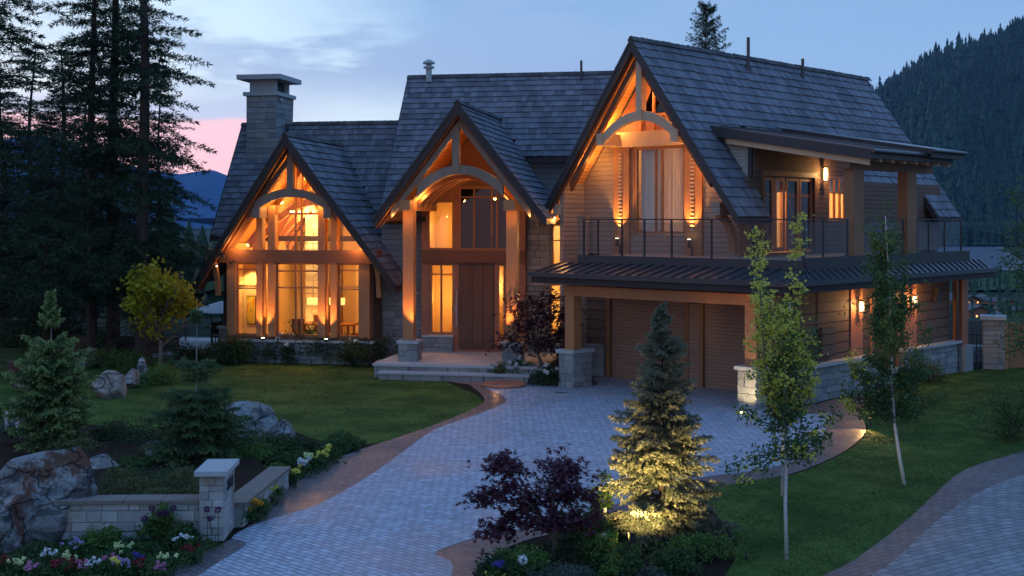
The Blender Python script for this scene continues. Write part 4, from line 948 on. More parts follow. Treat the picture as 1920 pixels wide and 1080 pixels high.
# terrain: a level shoulder that falls to a valley floor, hills beyond
def terr(x, y):
    x, y = np.asarray(x, float), np.asarray(y, float)
    d = np.maximum(y - 62, 0) + np.maximum(np.abs(x) - 60, 0) * .6
    z = -25 * (1 - np.exp(-d / 90.0))
    a = x / np.maximum(y, 1)
    # right forested hill: ridge climbs to the right
    ridge = np.interp(a, [-.2, .05, .2, .295, .34, .41, .55, .8], [0, 40, 160, 285, 345, 425, 560, 600])
    t = np.clip((y - 1450) / 1150, 0, 1)
    z = z + np.where(y > 1450, ridge * (t * t * (3 - 2 * t) * .35 + t * .65), 0) * np.where(y > 2600, 1, 1)
    z = z + np.sin(x / 70 + 1) * np.cos(y / 90) * 2.0 * np.clip((d) / 80, 0, 1) * np.where(y > 1450, 3, .5)
    return z - .02
ys = np.concatenate([[-60, 0], np.linspace(20, 62, 8), 62 + np.geomspace(4, 1380, 26), np.linspace(1460, 2620, 22), [3000, 4500]])
aa = np.concatenate([np.linspace(-1.6, -.5, 8), np.linspace(-.45, .65, 56), np.linspace(.75, 1.8, 8)])
V_, Fc = [], []
for y in ys:
    for a in aa: xx = a * max(y, 150); V_.append((xx, y, float(terr(xx, y))))
na = len(aa)
for j in range(len(ys) - 1):
    for i in range(na - 1): Fc.append((j * na + i, j * na + i + 1, (j + 1) * na + i + 1, (j + 1) * na + i))
t = mat('terrain'); nz = t.noise(t.pos, .02, 5, .6); n2 = t.noise(t.pos, .4, 4)
setc(t, t.mix(t.smooth(nz, .4, .6), (.014, .026, .014), (.030, .048, .022)), .95, .1, 0, t.bump(n2, .6, .3))
g0 = npobj('ground', V_, Fc, 'terrain', smooth=True); tag(g0, 'dark rolling ground from the garden down to the valley', 'ground', None, 'structure')
# far blue mountains to the left
def mountain(name, Y0, prof, depth, m, label):
    xs = np.linspace(prof[0][0], prof[-1][0], 120); hz = np.interp(xs, [p[0] for p in prof], [p[1] for p in prof])
    r_ = np.random.default_rng(3); hz = hz + np.interp(xs, np.linspace(xs[0], xs[-1], 45), r_.normal(0, 1, 45) * hz.max() * .015)
    vs, fs = [], []
    for k, (t_, f_) in enumerate([(-1, -.25), (-.6, .1), (-.3, .55), (0, 1), (.4, .5), (1, -.2)]):
        for x, h in zip(xs, hz): vs.append((x, Y0 + depth * t_ + r_.normal(0, depth * .02), h * f_ + (r_.normal(0, 1) * h * .02 if 0 < abs(t_) < 1 else 0)))
    n_ = len(xs)
    for k in range(5):
        for i in range(n_ - 1): fs.append((k * n_ + i, k * n_ + i + 1, (k + 1) * n_ + i + 1, (k + 1) * n_ + i))
    o = npobj(name, vs, fs, m, smooth=True); return tag(o, label, 'mountain', None, 'structure')
simple('mountain', (.030, .075, .14), 1, .05, 0, .4, .004)  # the blue of distant haze is put into this base colour
def px2(prof, Y0): return [((px - 960) / 2340 * Y0, CAMH + (410 - py) / 2340 * Y0) for px, py in prof]
mountain('mountain', 5600, px2([(-2600, 300), (-1200, 250), (-300, 300), (0, 262), (60, 250), (120, 262), (200, 300), (280, 320), (340, 327), (375, 321), (400, 320), (430, 332), (600, 360), (1200, 390)], 5600), 900, 'mountain', 'far blue mountain ridge left of the house')
mountain('foothill', 3300, px2([(-2600, 330), (-600, 380), (0, 400), (200, 415), (300, 408), (350, 400), (420, 430), (900, 440), (1500, 440)], 3300), 500, 'mountain', 'lower dark foothill in the valley at the left')

# sheets laid on the garden plateau
g = gp
Lw = [g(*p) for p in ((-300, 655), (100, 648), (260, 655), (330, 672), (470, 664), (700, 672), (770, 690), (800, 700), (850, 722), (905, 750), (880, 778), (790, 808), (720, 830), (650, 834), (585, 822), (520, 798), (420, 780), (330, 800), (250, 812), (160, 795), (60, 790), (-250, 800))]
sheet('lawn', smoothpts(Lw), .006, 'turf', label='mown front lawn left of the driveway')
Rw = [g(*p) for p in ((1310, 925), (1400, 902), (1480, 892), (1560, 862), (1612, 830), (1628, 800), (1612, 782), (1640, 752), (1700, 728), (1760, 706), (1840, 692), (1960, 688), (2300, 690), (2300, 800), (1990, 836), (1880, 857), (1808, 885), (1758, 926), (1693, 984), (1603, 1051), (1530, 1100), (1430, 1170), (1330, 1140), (1382, 1040), (1365, 990))]
sheet('lawn', smoothpts(Rw), .006, 'turf', label='mown right lawn under the two birches')
sheet('ground', [g(-900, 1500), g(-300, 700), (-26, 44, 0), (-14, 50, 0), (20, 62, 0), (34, 48, 0), g(2300, 690), g(2600, 1400), g(960, 2200)], .0, 'asphalt_dirt', label='dark mulch and soil of the garden beds')
# driveway: outer border, then pale field on top
Do = [g(*p) for p in ((240, 1120), (340, 1055), (445, 1005), (505, 940), (560, 895), (640, 856), (730, 826), (820, 795), (890, 765), (908, 748), (880, 722), (840, 704), (800, 694), (860, 690), (960, 700), (1030, 706))] + [P(G, -6.7, .3, 0), P(G, -7.5, 2.7, 0), P(G, .1, 2.7, 0), P(G, .1, .85, 0), P(G, .5, .9, 0), P(G, .5, 6, 0)] + [g(*p) for p in ((1700, 716), (1655, 738), (1612, 768), (1620, 790), (1622, 812), (1590, 842), (1545, 866), (1480, 890), (1400, 904), (1330, 916), (1240, 940), (1120, 985), (1000, 1010), (930, 1040), (885, 1085), (860, 1180), (700, 1400), (400, 1400), (150, 1190))]
def plain(name, pts, z, m, label): return sheet(name, pts, z, m, label=label)
plain('driveway_border', smoothpts(Do, 4), .010, 'paver_border', 'reddish brown paver border of the driveway')
Di = [g(*p) for p in ((300, 1130), (400, 1062), (462, 1022), (434, 1010), (485, 982), (600, 945), (700, 888), (760, 845), (812, 808), (865, 788), (915, 770), (950, 750), (910, 728), (905, 722), (960, 722), (1030, 722))] + [P(G, -6.0, 1.0, 0), P(G, -6.9, 2.6, 0), P(G, -.1, 2.6, 0), P(G, -.1, .9, 0), P(G, 1.1, .3, 0), P(G, 2.0, 1.2, 0)] + [g(*p) for p in ((1560, 780), (1545, 812), (1530, 838), (1480, 868), (1400, 886), (1330, 894), (1240, 915), (1120, 960), (1010, 990), (925, 1000), (860, 1020), (815, 1040), (850, 1065), (800, 1180), (650, 1380), (420, 1380), (220, 1160))]
plain('driveway', smoothpts(Di, 4), .014, 'paver_light', 'pale grey block paved driveway')
Pa = [g(*p) for p in ((790, 704), (800, 694), (860, 689), (960, 700), (965, 721), (915, 727), (880, 722), (840, 716))]
plain('path', smoothpts(Pa, 4), .018, 'paver_path', 'curved reddish paver path to the front steps')
Ro = [g(*p) for p in ((1500, 1120), (1600, 1052), (1690, 985), (1755, 925), (1805, 884), (1880, 858), (1990, 836), (2300, 815), (2500, 900), (2500, 1500), (1300, 1500))]
plain('road_border', smoothpts(Ro, 4), .012, 'paver_road_border', 'reddish paver edge of the street')
Ri = [g(*p) for p in ((1600, 1120), (1680, 1050), (1750, 985), (1810, 940), (1880, 905), (1990, 878), (2300, 850), (2500, 920), (2500, 1500), (1400, 1500))]
plain('road', smoothpts(Ri, 4), .016, 'paver_road', 'grey paved street with curved courses')
te = [P(M, -16.5, 3.2, 0), P(M, -10.2, 2.6, 0), P(M, -10.2, 9, 0), P(M, -17, 9, 0)]
plain('terrace', te, .012, 'terrace', 'stone terrace beside the left end of the house')
# valley floor features far below
def fpoly(name, pts, zoff, m, label):
    mb = MB(); ps = []
    for px, py in pts:
        y = 29.9 / ((py - 410) / 2340); ps.append(((px - 960) / 2340 * y, y, -24.4 + zoff))
    mb.face(ps); o = obj(name, mb, m); 
    if o.data.polygons[0].normal.z < 0: o.data.flip_normals()
    tag(o, label, name.replace('_', ' '), None, 'structure'); return o
simple('gravel', (.075, .082, .095), .9, .2, 0, .1, .05); simple('gravel_edge', (.13, .135, .14), .9, .2, 0, .3, .05); simple('meadow', (.028, .060, .020), .9, .1, 0, .4, .05)
fpoly('valley_road', [(1730, 452), (1850, 453), (1872, 458), (1890, 472), (1912, 488), (1960, 500), (1960, 510), (1905, 509), (1830, 507), (1740, 507)], .0, 'gravel_edge', 'pale gravel track round the valley clearing')
fpoly('valley_clearing', [(1740, 457), (1845, 457), (1862, 462), (1880, 476), (1903, 494), (1895, 503), (1830, 504), (1745, 503)], .2, 'gravel', 'pale blue grey flat clearing in the valley')
fpoly('meadow', [(1700, 515), (1960, 515), (1990, 545), (1700, 548)], .1, 'meadow', 'green meadow between the village and the clearing')

# ================================================================== PLANTS
def unit(v): return v / np.maximum(np.linalg.norm(v, axis=-1, keepdims=True), 1e-9)
def leaves(c, a, b, L, Wd, fold=0.0, mid=.45):
    """rhombic leaves: centre c, long axis a, side b, arrays"""
    L = np.asarray(L)[:, None]; Wd = np.asarray(Wd)[:, None]; nrm = np.cross(a, b)
    v = np.stack([c - a * L * .5, c - a * L * (.5 - mid) + b * Wd * .5 + nrm * Wd * fold, c + a * L * .5, c - a * L * (.5 - mid) - b * Wd * .5 + nrm * Wd * fold], 1).reshape(-1, 3)
    n_ = len(c); return v, np.arange(n_ * 4).reshape(n_, 4)
def cat_(parts):
    vs, fs, off = [], [], 0
    for v, f in parts: vs.append(v); fs.append(f + off); off += len(v)
    return np.concatenate(vs), np.concatenate(fs)
def rdir(n_, r_): return unit(r_.normal(size=(n_, 3)))
def sprigs(P0, P1, n_, L, Wd, r_, spread=.9, up=.15, tipv=None):
    """needles round every twig P0->P1"""
    k = len(P0); d = unit(P1 - P0); t_ = r_.random((k, n_)) ** .9
    c = P0[:, None] + (P1 - P0)[:, None] * t_[..., None]
    rad = r_.normal(size=(k, n_, 3)); rad -= d[:, None] * (rad * d[:, None]).sum(-1, keepdims=True); rad = unit(rad); rad[..., 2] += up
    a = unit(d[:, None] * (.75 + .3 * t_[..., None]) + rad * spread); ln = L * r_.uniform(.7, 1.2, (k, n_))
    c = c + a * ln[..., None] * .45; b = unit(np.cross(a, rdir(k * n_, r_).reshape(k, n_, 3)))
    v, f = leaves(c.reshape(-1, 3), a.reshape(-1, 3), b.reshape(-1, 3), ln.ravel(), np.full(k * n_, Wd))
    tip = None
    if tipv is not None: tip = np.repeat(np.clip(np.repeat(tipv, n_) * (.4 + .8 * t_.ravel()), 0, 1), 4)
    return v, f, tip
def conifer(name, label, h, rad, seed, m, loc, z_first=0.0, lev=.3, nb=5, tw=.16, needle=(.1, .02), nn=8, droop=.25, lift=.15, shape=1.0, bark='bark_dark', trunk_r=None, dead=False, rough=.25, top_spread=1.0, gap=0.0, group=None, cat='spruce tree', foli='foliage', sub=True, lim=None):
    r_ = np.random.default_rng(seed); root = thing(name, label, cat, loc, 0, group)
    tr = MB(); R0 = trunk_r or h * .012
    path = [Vector((math.sin(z * .5 + seed) * .006 * h * (z / h), math.cos(z * .4 + seed) * .006 * h * (z / h), z)) for z in np.linspace(-.1, h, 14)]
    tr.tube(path, [R0 * (1 - .93 * i / 13) for i in range(14)], 8)
    A0, A1, tipv = [], [], []
    z = max(z_first, .02 * h)
    while z < h * .985:
        f = 1 - (z - z_first * .3) / (h - z_first * .3); L0 = rad * max(f, 0) ** shape + .065 * rad
        if lim is not None:
            if lim(z) < .04: z += .05; continue
            L0 = min(L0, lim(z))
        k = max(3, int(r_.poisson(nb)))
        if r_.random() < gap: z += lev * (1 + f); continue
        ph = r_.random() * 6.28
        for j in range(k):
            th = ph + j * 2 * math.pi / k + r_.normal(0, .25); L = L0 * r_.uniform(1 - rough * 1.6, 1 + rough * .6)
            hd = np.array([math.cos(th), math.sin(th), 0]); side = np.array([-hd[1], hd[0], 0]); zz = z + r_.normal(0, lev * .25)
            up = lift * (1.6 * (1 - f) * top_spread + .3); n_s = max(4, int(L / tw))
            ts = np.linspace(0, 1, n_s + 1)
            pts = np.stack([hd * (L * t_) + np.array([0, 0, zz + L * (up * t_ - droop * t_ * t_ + .10 * max(0, t_ - .75))]) for t_ in ts])
            pts += r_.normal(0, .012 * L, pts.shape)
            if sub and L > .25:
                tr.bar(pts[0], pts[max(2, n_s // 2)], max(.006, L * .012), max(.006, L * .012))
            A0.append(pts[:-1]); A1.append(pts[1:]); tipv.append(ts[1:] ** 3)
            for t_i in range(1, n_s + 1):
                t_ = ts[t_i]; l2 = L * (.42 * (1 - t_) ** .8 + .06) * r_.uniform(.6, 1.15)
                if l2 < tw * .3: continue
                for sg in (-1, 1):
                    d2 = hd * .72 + side * sg * (.75) + np.array([0, 0, -.18 + r_.normal(0, .16)]); d2 /= np.linalg.norm(d2); m_ = max(1, int(l2 / tw))
                    s = np.linspace(0, 1, m_ + 1)[:, None]; q_ = pts[t_i] + d2 * l2 * s + np.array([0, 0, -1]) * (l2 * .18 * s * s)
                    A0.append(q_[:-1]); A1.append(q_[1:]); tipv.append(np.where(s[1:, 0] > .85, .9, .2) * (.35 + .65 * t_))
        z += lev * (.55 + .6 * f)
    A0, A1, tipv = np.concatenate(A0), np.concatenate(A1), np.concatenate(tipv)
    v, f, tp = sprigs(A0, A1, nn, needle[0], needle[1], r_, tipv=tipv)
    if dead:
        for _ in range(34):
            zz = r_.uniform(.3, max(z_first, 1.5)); th = r_.random() * 6.28; L = rad * r_.uniform(.25, .7)
            p = Vector((0, 0, zz)); q_ = p + Vector((math.cos(th) * L, math.sin(th) * L, -L * r_.uniform(-.05, .4))); tr.bar(p, q_, .02, .02); tr.bar(p.lerp(q_, .6), q_ + Vector((r_.normal(0, .2), r_.normal(0, .2), -.2)), .012, .012)
    obj('trunk', tr, bark, root, smooth=False)
    npobj(foli, v, f, m, root, tip=tp); return root
def leafmass(c, n_each, spread, L, Wd, r_, flat=.3, hang=0.0):
    """leaves clustered about centres c"""
    k = len(c); p = np.repeat(c, n_each, 0) + r_.normal(size=(k * n_each, 3)) * (np.asarray(spread) if np.ndim(spread) else spread)
    a = rdir(k * n_each, r_); a[:, 2] = a[:, 2] * (1 - flat) - hang; a = unit(a); b = unit(np.cross(a, rdir(k * n_each, r_)))
    return leaves(p, a, b, L * r_.uniform(.65, 1.25, k * n_each), Wd * r_.uniform(.7, 1.2, k * n_each), .15)
def shrub(name, label, rx, rz, seed, m, loc, n=60, each=34, L=.06, Wd=.032, lobes=5, group=None, cat='shrub', hang=0.0, stem=True, flowers=None):
    r_ = np.random.default_rng(seed); root = thing(name, label, cat, loc, r_.random() * 6, group)
    cs = []
    lob = [(r_.normal(0, .38, 2), r_.uniform(.45, .8), r_.uniform(.6, 1)) for _ in range(lobes)]
    for i in range(n):
        (o_, s_, hh) = lob[i % lobes]; th, ph = r_.random() * 6.28, math.acos(r_.random() ** .8); rr = r_.uniform(.7, 1.05) * s_
        cs.append((rx * (o_[0] * .9 + rr * math.sin(ph) * math.cos(th)), rx * (o_[1] * .9 + rr * math.sin(ph) * math.sin(th)), rz * hh * (.12 + .86 * rr / s_ * math.cos(ph))))
    cs = np.array(cs); v, f = leafmass(cs, each, rx * .13, L, Wd, r_, hang=hang); v[:, 2] = np.maximum(v[:, 2], .01)
    if stem:
        sb = MB()
        for c_ in cs[::4]: sb.bar((r_.normal(0, .05 * rx), r_.normal(0, .05 * rx), 0), tuple(c_ * .92), .012, .012)
        obj('stem', sb, 'bark_dark', root)
    npobj('foliage', v, f, m, root)
    if flowers:
        fm, cnt, sz = flowers; fs_ = []
        top = cs[np.argsort(-cs[:, 2] + r_.normal(0, rz * .3, len(cs)))][:cnt]
        for k_, c_ in enumerate(top):
            cc_ = c_ * 1.08 + (0, 0, .03); blob = cc_ + rdir(26, r_) * sz * .5
            a = unit(blob - cc_); b = unit(np.cross(a, rdir(26, r_))); vv, ff = leaves(blob, b, unit(np.cross(a, b)), np.full(26, sz * .62), np.full(26, sz * .55), .3); npobj('flower', vv, ff, fm, root)
    return root
def limbs(tr, p, d, L, r, depth, r_, ends, spread=.6, n=3, upb=.25, seg=3):
    pts = [Vector(p)]; dd = Vector(d).normalized()
    for i in range(seg):
        dd = (dd + Vector(r_.normal(0, .14, 3)) + ZV * upb * .3).normalized(); pts.append(pts[-1] + dd * L / seg)
    tr.tube(pts, [r * (1 - .45 * i / seg) for i in range(seg + 1)], 5, False)
    if depth == 0: ends += [tuple(pts[-1]), tuple(pts[-2]), tuple(pts[-1].lerp(pts[-2], .5))]; return
    for i in range(n):
        th = r_.random() * 6.28; o_ = dd.orthogonal().normalized(); side = o_ * math.cos(th) + dd.cross(o_) * math.sin(th)
        limbs(tr, pts[-1 - (i % 2)], dd + side * spread + ZV * upb, L * r_.uniform(.55, .85), r * .55, depth - 1, r_, ends, spread, n, upb, seg)

# ------------------------------------------------------------------ big dark conifers at the left
def at(px, Y, z=0.0): return Vector(((px - 960) / 2340 * Y, Y, z))
big = dict(m='needle_dark', lev=.54, nb=5, tw=.22, needle=(.18, .034), nn=8, droop=.42, lift=.28, gap=.04, dead=True, rough=.38, cat='conifer', group='tall dark conifers left of the house')
cA = conifer('tall_spruce', 'tall dark spruce with bare lower trunk, right of the tight clump beside the yellow maple', 21, 2.6, 3, loc=at(268, 41.5), z_first=2.4, trunk_r=.27, shape=.62, **big)
cB = conifer('tall_spruce', 'dark spruce with thick straight trunk in the middle of the tall clump', 22, 2.9, 8, loc=at(212, 44), z_first=2.9, trunk_r=.26, shape=.6, **big)
cC = conifer('tall_spruce', 'slender dark spruce at the left side of the tall clump', 19, 2.7, 14, loc=at(172, 43), z_first=2.6, trunk_r=.20, shape=.6, **big)
for ch in cA.children: pass
for (src, px, Y_, rz, s_, lb) in (
        (cB, -38, 38, 1.0, (1.05, 1.05, 1.0), 'dark spruce cut off by the left edge of the photo'),
        (cC, 300, 47, 2.2, (.7, .7, .58), 'shorter dark spruce standing nearest the chimney'),
        (cA, 118, 50, 4.0, (1.1, 1.1, .56), 'mid height spruce filling the gap between the edge tree and the clump'),
        (cC, 60, 54, 3.0, (1.1, 1.1, .66), 'background spruce low behind the left fir'),
        (cB, 5, 52, 5.1, (1.1, 1.1, .50), 'short dark spruce behind the tree at the left edge'),
        (cB, 90, 46, 2.6, (.9, .9, .40), 'low dark spruce under the left side of the clump'),
        (cC, 160, 60, 1.9, (1.2, 1.2, .62), 'farthest spruce seen between the bare trunks'),
        (cB, -110, 48, 2.9, (1.2, 1.2, .9), 'broad dark spruce outside the left edge')):
    dup(src, at(px, Y_), rz, s_, lb)
# lone spruce top behind the big roof
conifer('spruce', 'small spruce tip rising behind the ridge of the big gable roof', 17.3, 2.5, 22, 'needle_dark', at(1326, 66, -1), z_first=8, lev=.34, nb=5, tw=.16, needle=(.16, .032), nn=7, droop=.2, lift=.45, rough=.25, cat='conifer', shape=.55)
# ------------------------------------------------------------------ young conifers of the garden
conifer('young_fir', 'bushy pale green young fir at the left with a bare leader', 3.15, 1.0, 31, 'needle_young', g(95, 850) + ZV * .25, lev=.15, nb=8, tw=.06, needle=(.055, .017), nn=13, droop=.10, lift=.30, shape=.62, lim=lambda z: 0 if 1.95 < z < 2.38 else (.30 * (3.3 - z) if z > 2.3 else 9), bark='bark_pale', rough=.3, cat='fir tree', trunk_r=.035)
conifer('young_fir', 'thin sparse fir with a long bare leader behind the number pillar', 3.0, 1.15, 37, 'needle_mid', g(368, 884) + ZV * .15, lev=.115, nb=7, tw=.065, needle=(.06, .016), nn=12, droop=.14, lift=.22, shape=.9, bark='bark_pale', rough=.35, lim=lambda z: 0 if (1.40 < z < 1.62 or 2.0 < z < 2.72) else (.12 if z > 2.7 else (.42 if z > 1.6 else 9)), cat='fir tree', trunk_r=.032)
conifer('blue_spruce', 'floodlit young spruce in the planting bed beside the driveway', 3.6, 1.02, 45, 'needle_blue', g(1240, 1012), lev=.125, nb=9, tw=.05, needle=(.045, .013), nn=13, droop=.20, lift=.34, shape=.85, bark='bark_dark', rough=.42, cat='spruce tree', trunk_r=.05)
# floodlight at its foot
fl = thing('garden_spotlight', 'small spotlight in the shrubs at the foot of the spruce', 'spotlight', g(1185, 1064))
w = MB(); w.tube([(0, 0, 0), (0, 0, .38)], .015, 6); obj('stake', w, 'dark_metal', fl)
w = MB(); w.lathe((0, 0, .36), [(.05, 0), (.05, .10), (.07, .14)], 12); obj('housing', w, 'dark_metal', fl)
w = MB(); w.lathe((0, 0, .48), [(.04, 0), (.04, .01)], 12); obj('lens', w, 'shade_glow', fl)
light('SPOT', g(1185, 1062) + ZV * .55, 620, (1, .66, .22), .05, g(1225, 1000) + ZV * 1.25, 84)
light('POINT', g(1172, 1062) + ZV * .42, 1.5, (1, .72, .2), .04)

# ------------------------------------------------------------------ birches: wispy columns of leaves
def birch(name, label, base, path, branches, loc_leaf, r0, seed, cat='birch tree', group='young birches on the right lawn', leafm='leaf_aspen', lime='leaf_lime'):
    r_ = np.random.default_rng(seed); root = thing(name, label, cat, base); tr = MB()
    bt = MB(); pts = [Vector(p) for p in path]; tr.tube(pts, [r0 * (1 - .8 * i / (len(pts) - 1)) for i in range(len(pts))], 8)
    G_, L_ = [], []
    for (z0, th, L, up, nl, limef) in branches:
        i = min(len(pts) - 2, max(0, next((k for k, p in enumerate(pts) if p.z > z0), len(pts) - 1) - 1)); tt = (z0 - pts[i].z) / max(.01, pts[i + 1].z - pts[i].z)
        p0 = pts[i].lerp(pts[i + 1], max(0, min(1, tt))); d = Vector((math.cos(th), math.sin(th), 0)); bp = [p0]
        for s in range(1, 7):
            t_ = s / 6; bp.append(p0 + d * (L * (t_ - .35 * t_ * t_ * min(up, 1.3))) + ZV * (L * up * (t_ * .45 + .75 * t_ * t_)) + Vector(r_.normal(0, .02 * L, 3)))
        bt.tube(bp, [.013 * (1 - .8 * k / 6) + .003 for k in range(7)], 5, False)
        for k in range(nl):
            t_ = r_.uniform(.15, 1.0); j = min(5, int(t_ * 6)); c = bp[j].lerp(bp[j + 1], t_ * 6 - j) + Vector(r_.normal(0, .06, 3))
            (L_ if r_.random() < limef(t_) else G_).append(tuple(c))
    for z0 in np.arange(loc_leaf[0], pts[-1].z + .12, .05):
        i = max(0, next((k for k, p in enumerate(pts) if p.z > z0), len(pts) - 1) - 1); p = pts[i].lerp(pts[i + 1], min(1, (z0 - pts[i].z) / max(.01, pts[i + 1].z - pts[i].z)))
        for _ in range(2): (L_ if r_.random() < loc_leaf[2] else G_).append(tuple(p + Vector(r_.normal(0, loc_leaf[1] * (1 + .5 * (pts[-1].z - z0)), 3))))
    obj('trunk', tr, 'birch_bark', root, smooth=True); obj('branches', bt, 'bark_grey', root, smooth=True)
    if G_: v, f = leafmass(np.array(G_), 8, .05, .055, .045, r_, hang=.3); npobj('foliage', v, f, leafm, root)
    if L_: v, f = leafmass(np.array(L_), 11, (.05, .05, .03), .062, .042, r_, flat=.6); npobj('foliage', v, f, lime, root, tip=None)['label'] = 'lime yellow new leaves'
    return root
r_ = np.random.default_rng(5)
B1 = g(1475, 1050)
br1 = []
for k in range(20):
    z0 = r_.uniform(1.4, 2.9); th = r_.random() * 6.28; up = r_.uniform(.5, 1.7); L = r_.uniform(.30, .62) * (1.15 - .15 * (z0 - 1)); br1.append((z0, th, L, up, int(24 * L + 6), (lambda t_, z0=z0: .10 + .5 * (t_ > .65) * (z0 > 1.8))))
for (z0, th, L, up, n__) in ((1.55, 2.9, .82, -.25, 26), (1.5, 3.6, .78, -.35, 22), (1.6, .3, .80, .15, 24), (1.7, .0, .85, .45, 26), (1.9, 3.3, .75, .3, 22), (1.6, 5.2, .6, .1, 18)): br1.append((z0, th, L, up, n__, lambda t_: .12))
for (z0, th, L, up, n__) in ((1.9, 3.2, .78, 3.0, 80), (2.4, .1, .34, 6.6, 80), (1.9, 2.9, .78, 1.7, 40), (1.9, .2, .82, 1.6, 46), (2.2, 2.5, .40, 3.2, 40), (2.0, .4, .5, 2.6, 40)): br1.append((z0, th, L, up, n__, lambda t_: .85 if t_ > .3 else .3))
birch('birch', 'nearest birch with white trunk and lime yellow leaf tips', B1, [(0, 0, -.05), (-.02, 0, .8), (.0, 0, 1.6), (-.03, .02, 2.4), (.02, .03, 2.9), (.06, .03, 3.7), (.06, .05, 3.45)], br1, (2.2, .06, .4), .030, 51)
B1b = g(1466, 931)
br1b = [(r_.uniform(1.3, 3.2), r_.random() * 6.28, r_.uniform(.35, .85), r_.uniform(.3, 1.8), 22, (lambda t_: .35)) for _ in range(14)]
birch('birch', 'second slim birch close behind the nearest one', B1b, [(0, 0, -.05), (.03, 0, 1.2), (-.02, 0, 2.4), (-.12, 0, 3.2), (-.2, 0, 3.5)], br1b, (2.2, .07, .6), .026, 53)
B2 = g(1697, 910)
br2 = []
for k in range(54):
    z0 = r_.uniform(1.1, 4.5); th = r_.random() * 6.28; up = r_.uniform(.1, 1.3); L = r_.uniform(.40, .95) * (1.15 - .2 * (z0 - 1)); br2.append((z0, th, L, up, int(34 * L + 8), lambda t_: .0))
for (z0, th, L, up) in ((1.7, 3.3, .95, .5), (1.35, .1, 1.1, .25), (1.9, .3, 1.0, .2), (1.5, 3.0, 1.05, .2)): br2.append((z0, th, L, up, 44, lambda t_: .0))
br2.append((1.75, 3.2, 1.0, .55, 46, lambda t_: .95 if t_ > .7 else .1)); br2.append((1.2, 3.2, 1.0, .25, 40, lambda t_: .95 if t_ > .8 else .1))
birch('birch', 'leaning birch with dark green leaves in front of the lit side wall', B2, [(0, 0, -.05), (-.10, 0, .5), (-.19, 0, 1.1), (-.24, 0, 1.9), (-.25, 0, 2.8), (-.28, 0, 3.6), (-.33, 0, 4.35), (-.36, 0, 4.95)], br2, (1.8, .15, 0), .036, 57)
# branch entering at the right edge
tr_ = thing('leafy_tree', 'leafy branches hanging into the right edge above the fence', 'tree', Vector((13.4, 29.5, 0))); w = MB(); en = []
w.tube([(0, 0, -.1), (.1, 0, 2), (0, 0, 4.2), (.1, .1, 6.0)], [.09, .08, .06, .03], 8)
rr_ = np.random.default_rng(9)
for k in range(26): limbs(w, (0, 0, 1.8 + k * .15), (math.cos(k * 2.4), math.sin(k * 2.4), -.05), 1.0, .03, 1, rr_, en, .5, 3, .0)
obj('trunk', w, 'bark_dark', tr_); v, f = leafmass(np.array(en), 24, .16, .075, .05, rr_, hang=.5); npobj('foliage', v, f, 'leaf_aspen', tr_)

# ------------------------------------------------------------------ japanese maples
def maple(name, label, loc, h, w_, seed, m, size=.075, each=12, cat='japanese maple', layers=9, n_c=60, bark='bark_grey', trunkh=.35, flat=.10, clump=1.0, centers=None):
    r_ = np.random.default_rng(seed); root = thing(name, label, cat, loc); tr = MB(); C_ = []
    tr.tube([(0, 0, -.05), (.03 * h, 0, h * trunkh * .5), (-.02 * h, .02 * h, h * trunkh)], [.022 * h + .012, .018 * h + .01, .014 * h + .008], 8)
    for i in range(len(centers) if centers else layers):
        th = i * 2.4 + r_.normal(0, .3); zz = h * (trunkh + (.92 - trunkh) * ((i + .5) / layers)) ; rr = w_ * (.95 - .65 * abs((i + .5) / layers - .25)) * r_.uniform(.55, .85)
        c = Vector(centers[i]) if centers else Vector((math.cos(th) * rr, math.sin(th) * rr * .8, zz)); p0 = Vector((-.02 * h, .02 * h, h * trunkh * .9)); mid = p0.lerp(c, .5) + ZV * .06 * h
        tr.tube([p0, mid, c], [.010 * h + .006, .007 * h + .004, .004], 5, False)
        n_ = n_c; a = r_.normal(0, 1, (n_, 3)) * np.array([w_ * .24 * clump, w_ * .20 * clump, h * flat * .42]); a[:, 2] -= (a[:, 0] ** 2 + a[:, 1] ** 2) * .35 / w_
        for q_ in a[::7]: tr.tube([c, c + Vector(q_) * .6 + ZV * .01, c + Vector(q_)], [.005, .004, .002], 4, False)
        C_.append(np.array(c) + a)
    cs = np.concatenate(C_); k = len(cs) * each
    p = np.repeat(cs, each, 0) + r_.normal(0, w_ * .035, (k, 3)); nrm = unit(np.array([0, 0, 1]) + r_.normal(0, .45, (k, 3))); base = unit(np.cross(nrm, rdir(k, r_))); side = np.cross(nrm, base); parts = []
    for ang, ln in ((0, 1), (.75, .8), (-.75, .8), (1.45, .5), (-1.45, .5)):
        a = base * math.cos(ang) + side * math.sin(ang); a[:, 2] -= .25; a = unit(a); b = unit(np.cross(nrm, a)); L = size * ln * r_.uniform(.7, 1.2, k); parts.append(leaves(p + a * L[:, None] * .5, a, b, L, L * .34))
    v, f = cat_(parts); npobj('foliage', v, f, m, root); obj('trunk', tr, bark, root, smooth=True); return root
maple('japanese_maple', 'dark purple japanese maple in the planting bed by the driveway', g(1035, 1046), 1.62, 1.12, 61, 'leaf_purple', n_c=46, each=7, size=.08, trunkh=.24, clump=.62, centers=[(-.76, .0, 1.36), (-.92, .15, .88), (-.60, -.2, 1.05), (-.34, .1, .80), (.14, .15, 1.34), (.05, -.2, 1.12), (.34, .0, .92), (-.12, -.3, .58), (-.80, -.1, .46), (.33, -.25, .62), (-.52, .2, .60), (.0, .3, .84), (-.62, .3, 1.28), (.28, .25, 1.20)])
